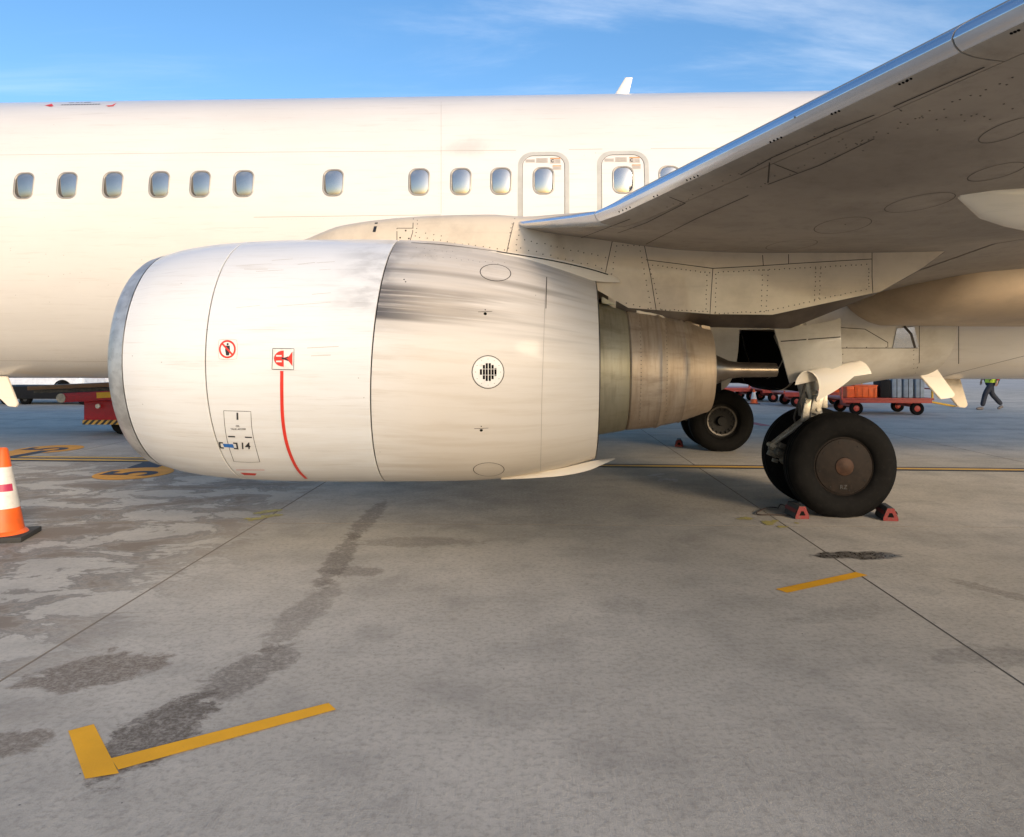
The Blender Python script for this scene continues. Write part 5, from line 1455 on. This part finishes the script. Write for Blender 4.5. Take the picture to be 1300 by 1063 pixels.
for k, (lx, w_, hgt, m, lab) in enumerate(((.0, .34, .52, M_LUGD, 'dark suitcase beside the orange crate on the loaded cart'), (.32, .30, .60, M_LUG, 'pale blue suitcase left of the middle one on the loaded cart'), (.64, .30, .66, M_LUG, 'middle and tallest of the pale blue suitcases on the loaded cart'), (.96, .28, .58, M_LUG, 'pale blue suitcase at the right end of the loaded cart'))):
    o = cargo('suitcase', carts[0], lx, -.35, .49, (w_ - .03, .6, hgt), m, lab, 'suitcase', 'suitcases standing on the loaded cart'); dress_case(o, (w_ - .03, .6, hgt))

# ------------------------------------------------------------------ belt loader (left, mostly behind the engine inlet)
q = gp(142, 553); bl = empty('belt_loader', (q.x, q.y + .15, 0), R(-2))
tag(bl, 'red belt loader with a brown conveyor boom and striped bumper behind the engine inlet', 'belt loader')
def hazard_material():
    m, t, p = new_mat('hazard_stripes'); co = t.node('ShaderNodeTexCoord').outputs['Object']; x, y, z = t.xyz(co)
    s = t.m('FRACT', t.m('MULTIPLY', t.m('SUBTRACT', x, z), 7.5)); t.put(p.inputs['Base Color'], t.mix(t.m('GREATER_THAN', s, .5), (.03, .03, .03), (.60, .36, .08))); p.inputs['Roughness'].default_value = .5
    return m
M_HAZ = hazard_material()
M_BRED = mat('loader_red_paint', (.40, .02, .03), .4, dirt=.3)
M_BBRN = mat('conveyor_brown', (.23, .12, .05), .6, dirt=.4)
bm = bmesh.new(); box(bm, (1.4, .6, .48), (4.2, 1.2, .52), bevel=.03); build('body', bm, M_BRED, bl, angle=40)
bm = bmesh.new(); box(bm, (1.4, -.02, .27), (4.2, .05, .10), bevel=.004); build('striped_bumper', bm, M_HAZ, bl, smooth=False)
for (wx_, wy_) in ((.15, .12), (2.9, .12), (.15, 1.08), (2.9, 1.08)):
    bm = bmesh.new(); lathe(bm, [(.15, -.09), (.25, -.11), (.28, -.08), (.28, .08), (.25, .11), (.15, .09)], 28, 'y'); fix(bm); wv = build('wheel', bm, M_TYRE, bl); wv.location = (wx_, wy_, .28)
    bm = bmesh.new(); lathe(bm, [(.001, -.07), (.1, -.08), (.155, -.05), (.155, .05), (.1, .08), (.001, .07)], 20, 'y'); fix(bm); build('rim', bm, M_RIM, wv)
bm = bmesh.new(); box(bm, (.05, -.15, .86), (2.2, .16, .20), Matrix.Rotation(R(-3), 3, 'Y'), bevel=.02); build('lower_beam', bm, M_BRED, bl, angle=40)
bm = bmesh.new(); box(bm, (.1, -.235, .88), (.75, .02, .12), Matrix.Rotation(R(-3), 3, 'Y')); build('yellow_plate', bm, M_YPOST, bl, smooth=False)
bm = bmesh.new(); tube(bm, [(-1.05, -.25, .80), (-1.05, .6, .80)], .10, 16); build('end_roller', bm, M_STEEL, bl)
bm = bmesh.new(); box(bm, (.3, .35, 1.10), (4.4, .85, .09), Matrix.Rotation(R(-2.5), 3, 'Y'), bevel=.01); build('conveyor_boom', bm, M_BBRN, bl, angle=40)
bm = bmesh.new(); box(bm, (.3, .35, 1.01), (4.2, .7, .06), Matrix.Rotation(R(-2.5), 3, 'Y')); build('conveyor_underside', bm, M_STEELD, bl, smooth=False)
bm = bmesh.new(); tube(bm, [(-.35, -.04, .62), (-.35, -.08, .62)], .05, 16); build('lamp', bm, M_DECW, bl)

# ------------------------------------------------------------------ dark trailer and white van far left
q = gp(62, 514); tr = empty('flat_trailer', (q.x, q.y, 0), R(-3)); tag(tr, 'low black flatbed trailer behind the left drain mast', 'trailer')
bm = bmesh.new(); box(bm, (0, .8, .42), (4.6, 1.6, .44), bevel=.03); build('deck', bm, M_LUGD, tr)
for wx_ in (-1.6, -.9, 1.2, 1.9):
    bm = bmesh.new(); lathe(bm, [(.1, -.08), (.19, -.09), (.21, -.06), (.21, .06), (.19, .09), (.1, .08)], 24, 'y'); fix(bm); wv = build('wheel', bm, M_TYRE, tr); wv.location = (wx_, .12, .21)
    bm = bmesh.new(); lathe(bm, [(.001, -.05), (.105, -.05), (.105, .05), (.001, .05)], 16, 'y'); fix(bm); build('hub', bm, M_STEELD, wv)
def make_car(L, col, lab, loc, rz):
    root = empty('parked_car', loc, rz); tag(root, lab, 'car', 'white cars parked beyond the trailer')
    prof = [(-L / 2, .35), (-L / 2, .72), (-L / 2 + .15, .86), (-L * .28, .98), (-L * .16, 1.38), (-L * .05, 1.50), (L * .18, 1.50), (L * .30, 1.36), (L * .42, 1.02), (L / 2 - .05, .92), (L / 2, .7), (L / 2, .35)]
    bm = bmesh.new(); W = 1.75; rows = []
    for yy, s in ((0, .93), (.06, .985), (.15, 1), (W - .15, 1), (W - .06, .985), (W, .93)):
        rows.append([Vector((x_ * s, yy + (.14 * min(1, max(0, (z_ - .95) / .5)) * (1 if yy < W / 2 else -1)), .35 + (z_ - .35) * s)) for x_, z_ in prof])
    vs = grid(bm, rows, close_u=True); bm.faces.new(vs[0]); bm.faces.new(vs[-1]); fix(bm); build('body', bm, col, root, angle=50)
    for sx in (-1, 1):
        for yy in (.08, W - .08):
            bm = bmesh.new(); lathe(bm, [(.2, -.1), (.30, -.11), (.33, -.08), (.33, .08), (.30, .11), (.2, .1)], 28, 'y'); fix(bm); wv = build('wheel', bm, M_TYRE, root); wv.location = (sx * L * .31, yy, .33)
            bm = bmesh.new(); lathe(bm, [(.001, -.08), (.12, -.09), (.21, -.07), (.21, .07), (.12, .09), (.001, .08)], 20, 'y'); fix(bm); build('rim', bm, M_STEEL, wv)
            bm = bmesh.new(); lathe(bm, [(.33, -.115 if yy < 1 else .115), (.40, -.115 if yy < 1 else .115)], 28, 'y'); build('wheel_arch', bm, M_DARK, wv)
    bm = bmesh.new()
    for (a, b, c_, d_) in ((-.19, -.02, -.11, -.02), (0, .22, 0, .16)):
        vv = [(L * a, .02, 1.0), (L * b, .02, 1.0), (L * d_, .115, 1.38), (L * c_, .115, 1.38)]
        bm.faces.new([bm.verts.new(Vector(v_)) for v_ in vv]); bm.faces.new([bm.verts.new(Vector((v_[0], W - v_[1], v_[2]))) for v_ in vv])
    build('side_window', bm, M_PANE, root, smooth=False)
    bm = bmesh.new(); vv = [(-L * .275, .2, 1.0), (-L * .275, W - .2, 1.0), (-L * .165, W - .28, 1.38), (-L * .165, .28, 1.38)]; bm.faces.new([bm.verts.new(Vector(v_) + Vector((-.02, 0, .02))) for v_ in vv]); build('windscreen', bm, M_PANE, root, smooth=False)
    bm = bmesh.new(); box(bm, (0, -.012, .45), (L * .8, .03, .07)); build('sill_trim', bm, M_DARK, root, smooth=False)
    for yy in (.25, W - .25):
        bm = bmesh.new(); box(bm, (-L / 2 - .005, yy, .74), (.05, .3, .12), bevel=.02); build('headlight', bm, M_CWHT, root)
    return root
M_CARW = mat('car_white_paint', (.72, .74, .76), .3, coat=.6)
q = gp(38, 505); make_car(4.4, M_CARW, 'white car seen low between the left drain mast and the belt loader', (q.x, q.y, 0), R(-2))
q = gp(118, 503); make_car(4.2, M_CARW, 'white car at the right, partly hidden by the belt loader boom', (q.x + .6, q.y + 1.2, 0), R(2))

# ------------------------------------------------------------------ walking ground worker
def person(px, py, hgt=1.76):
    q = gp(px, py); root = empty('person', (q.x, q.y, 0), R(180)); tag(root, 'person walking to the left in dark trousers, red top and yellow hi-vis vest, far right', 'person')
    # local frame: +x = walking direction, y = side, z up
    J = dict(pel=(0, 0, .96), bel=(.005, 0, 1.10), ches=(.02, 0, 1.30), nk=(.03, 0, 1.47), hd=(.05, 0, 1.56), top=(.06, 0, 1.72),
             lh=(0, .09, .90), lk=(.26, .10, .52), la=(.36, .10, .11), lt=(.52, .11, .05),
             rh=(0, -.09, .90), rk=(-.06, -.10, .50), ra=(-.38, -.10, .15), rt=(-.27, -.10, .045),
             ls=(.02, .18, 1.42), le=(-.12, .24, 1.15), lw=(-.02, .25, .92), rs=(.02, -.18, 1.42), re=(-.02, -.24, 1.13), rw=(.18, -.23, .95))
    def skin(name, pts, edges, rads, m, parent, lev=2, root_i=0):
        me = bpy.data.meshes.new(name); me.from_pydata([Vector(p_) for p_ in pts], edges, []); o = bpy.data.objects.new(name, me); COL.objects.link(o)
        md = o.modifiers.new('s', 'SKIN'); sv = me.skin_vertices[0].data
        for i, r_ in enumerate(rads): sv[i].radius = (r_, r_) if not hasattr(r_, '__len__') else r_
        sv[root_i].use_root = True
        md2 = o.modifiers.new('b', 'SUBSURF'); md2.levels = lev; md2.render_levels = lev
        dg = bpy.context.evaluated_depsgraph_get(); m2 = bpy.data.meshes.new_from_object(o.evaluated_get(dg)); bpy.data.objects.remove(o)
        m2.materials.clear(); m2.materials.append(m)
        for f_ in m2.polygons: f_.use_smooth = True
        ob = bpy.data.objects.new(name, m2); link(ob, parent); return ob
    M_SKIN = mat('person_skin', (.45, .28, .20), .5); M_TRS = mat('dark_trousers', (.022, .026, .038), .8, bump=.3); M_TOP = mat('red_sweater', (.45, .03, .03), .8); M_VEST = mat('hi_vis_vest', (.62, .80, .05), .6); M_SHOE = mat('grey_shoes', (.14, .12, .11), .6); M_HAIR = mat('dark_hair', (.03, .02, .015), .7)
    names = ['pel', 'bel', 'ches', 'nk', 'hd', 'top', 'lh', 'lk', 'la', 'rh', 'rk', 'ra', 'ls', 'le', 'lw', 'rs', 're', 'rw']
    ix = {n: i for i, n in enumerate(names)}
    ed = [('pel', 'bel'), ('bel', 'ches'), ('ches', 'nk'), ('nk', 'hd'), ('hd', 'top'), ('pel', 'lh'), ('lh', 'lk'), ('lk', 'la'), ('pel', 'rh'), ('rh', 'rk'), ('rk', 'ra'), ('ches', 'ls'), ('ls', 'le'), ('le', 'lw'), ('ches', 'rs'), ('rs', 're'), ('re', 'rw')]
    rd = dict(pel=.12, bel=.12, ches=.135, nk=.055, hd=.085, top=.075, lh=.085, lk=.058, la=.04, rh=.085, rk=.058, ra=.04, ls=.06, le=.042, lw=.028, rs=.06, re=.042, rw=.028)
    pts = [J[n] for n in names]; e2 = [(ix[a], ix[b]) for a, b in ed]; rl = [rd[n] for n in names]
    # hands with five fingers, joined to the wrists
    for wn, sg in (('lw', 1), ('rw', -1)):
        W_ = Vector(J[wn]); pi_ = len(pts); pts.append(tuple(W_ + Vector((.02, 0, -.07)))); rl.append(.026); e2.append((ix[wn], pi_))
        for k, (dx_, Lf) in enumerate(((-.03, .06), (-.01, .075), (.01, .08), (.03, .07))):
            a = len(pts); pts.append(tuple(W_ + Vector((.02 + dx_, 0, -.10)))); rl.append(.009); e2.append((pi_, a)); pts.append(tuple(W_ + Vector((.03 + dx_, -sg * .012, -.10 - Lf)))); rl.append(.007); e2.append((a, a + 1))
        a = len(pts); pts.append(tuple(W_ + Vector((.06, -sg * .01, -.09)))); rl.append(.009); e2.append((pi_, a))
    body = skin('body', pts, e2, rl, M_SKIN, root, 2)
    tn = ['pel', 'lh', 'lk', 'la', 'rh', 'rk', 'ra']; tix = {n: i for i, n in enumerate(tn)}
    skin('trousers', [J[n] for n in tn], [(0, 1), (1, 2), (2, 3), (0, 4), (4, 5), (5, 6)], [(.155, .14), .115, .085, .075, .115, .085, .075], M_TRS, root)
    tn = ['bel', 'ches', 'nk', 'ls', 'le', 'lw', 'rs', 're', 'rw']
    skin('sweater', [(.0, 0, .97) if n == 'bel' else J[n] for n in tn], [(0, 1), (1, 2), (1, 3), (3, 4), (4, 5), (1, 6), (6, 7), (7, 8)], [.14, .155, .07, .075, .055, .042, .075, .055, .042], M_TOP, root)
    bm = bmesh.new(); lathe(bm, [(.178, .86), (.17, 1.0), (.168, 1.12), (.175, 1.28), (.16, 1.40), (.10, 1.47), (.09, 1.475)], 28)
    for v in bm.verts: v.co.y *= 1.18; v.co.x = v.co.x * .95 + .01
    build('vest', bm, M_VEST, root)
    for (a, b) in (('la', 'lt'), ('ra', 'rt')):
        A_, B_ = Vector(J[a]), Vector(J[b]); skin('shoe', [A_ + Vector((-.05, 0, -.055)), A_ + Vector((.04, 0, -.05)), B_ + Vector((-.02, 0, -.005)), B_ + Vector((.04, 0, 0))], [(0, 1), (1, 2), (2, 3)], [.045, .052, .045, .03], M_SHOE, root)
    bm = bmesh.new(); bmesh.ops.create_uvsphere(bm, u_segments=20, v_segments=12, radius=.105, matrix=Matrix.Translation((.035, 0, 1.665)))
    bmesh.ops.delete(bm, geom=[v for v in bm.verts if v.co.z < 1.63 and v.co.x > .02 or v.co.z < 1.58], context='VERTS'); build('hair', bm, M_HAIR, root)
    bm = bmesh.new()
    for s in (-1, 1): bmesh.ops.create_uvsphere(bm, u_segments=8, v_segments=6, radius=.012, matrix=Matrix.Translation((.135, s * .033, 1.635)))
    build('eye', bm, M_BLK, root)
    bm = bmesh.new(); tube(bm, [(.135, 0, 1.64), (.165, 0, 1.60), (.135, 0, 1.592)], [.008, .014, .008], 8); build('nose', bm, M_SKIN, root)
    bm = bmesh.new(); box(bm, (.132, 0, 1.565), (.012, .05, .01), bevel=.003); build('mouth', bm, M_RED, root)
    for s in (-1, 1):
        bm = bmesh.new(); bmesh.ops.create_uvsphere(bm, u_segments=8, v_segments=6, radius=.028, matrix=Matrix.Translation((.04, s * .095, 1.61)) @ Matrix.Diagonal((.7, .35, 1, 1))); build('ear', bm, M_SKIN, root)
    root.scale = (1, 1, 1)
    return root
person(1259, 520.5)
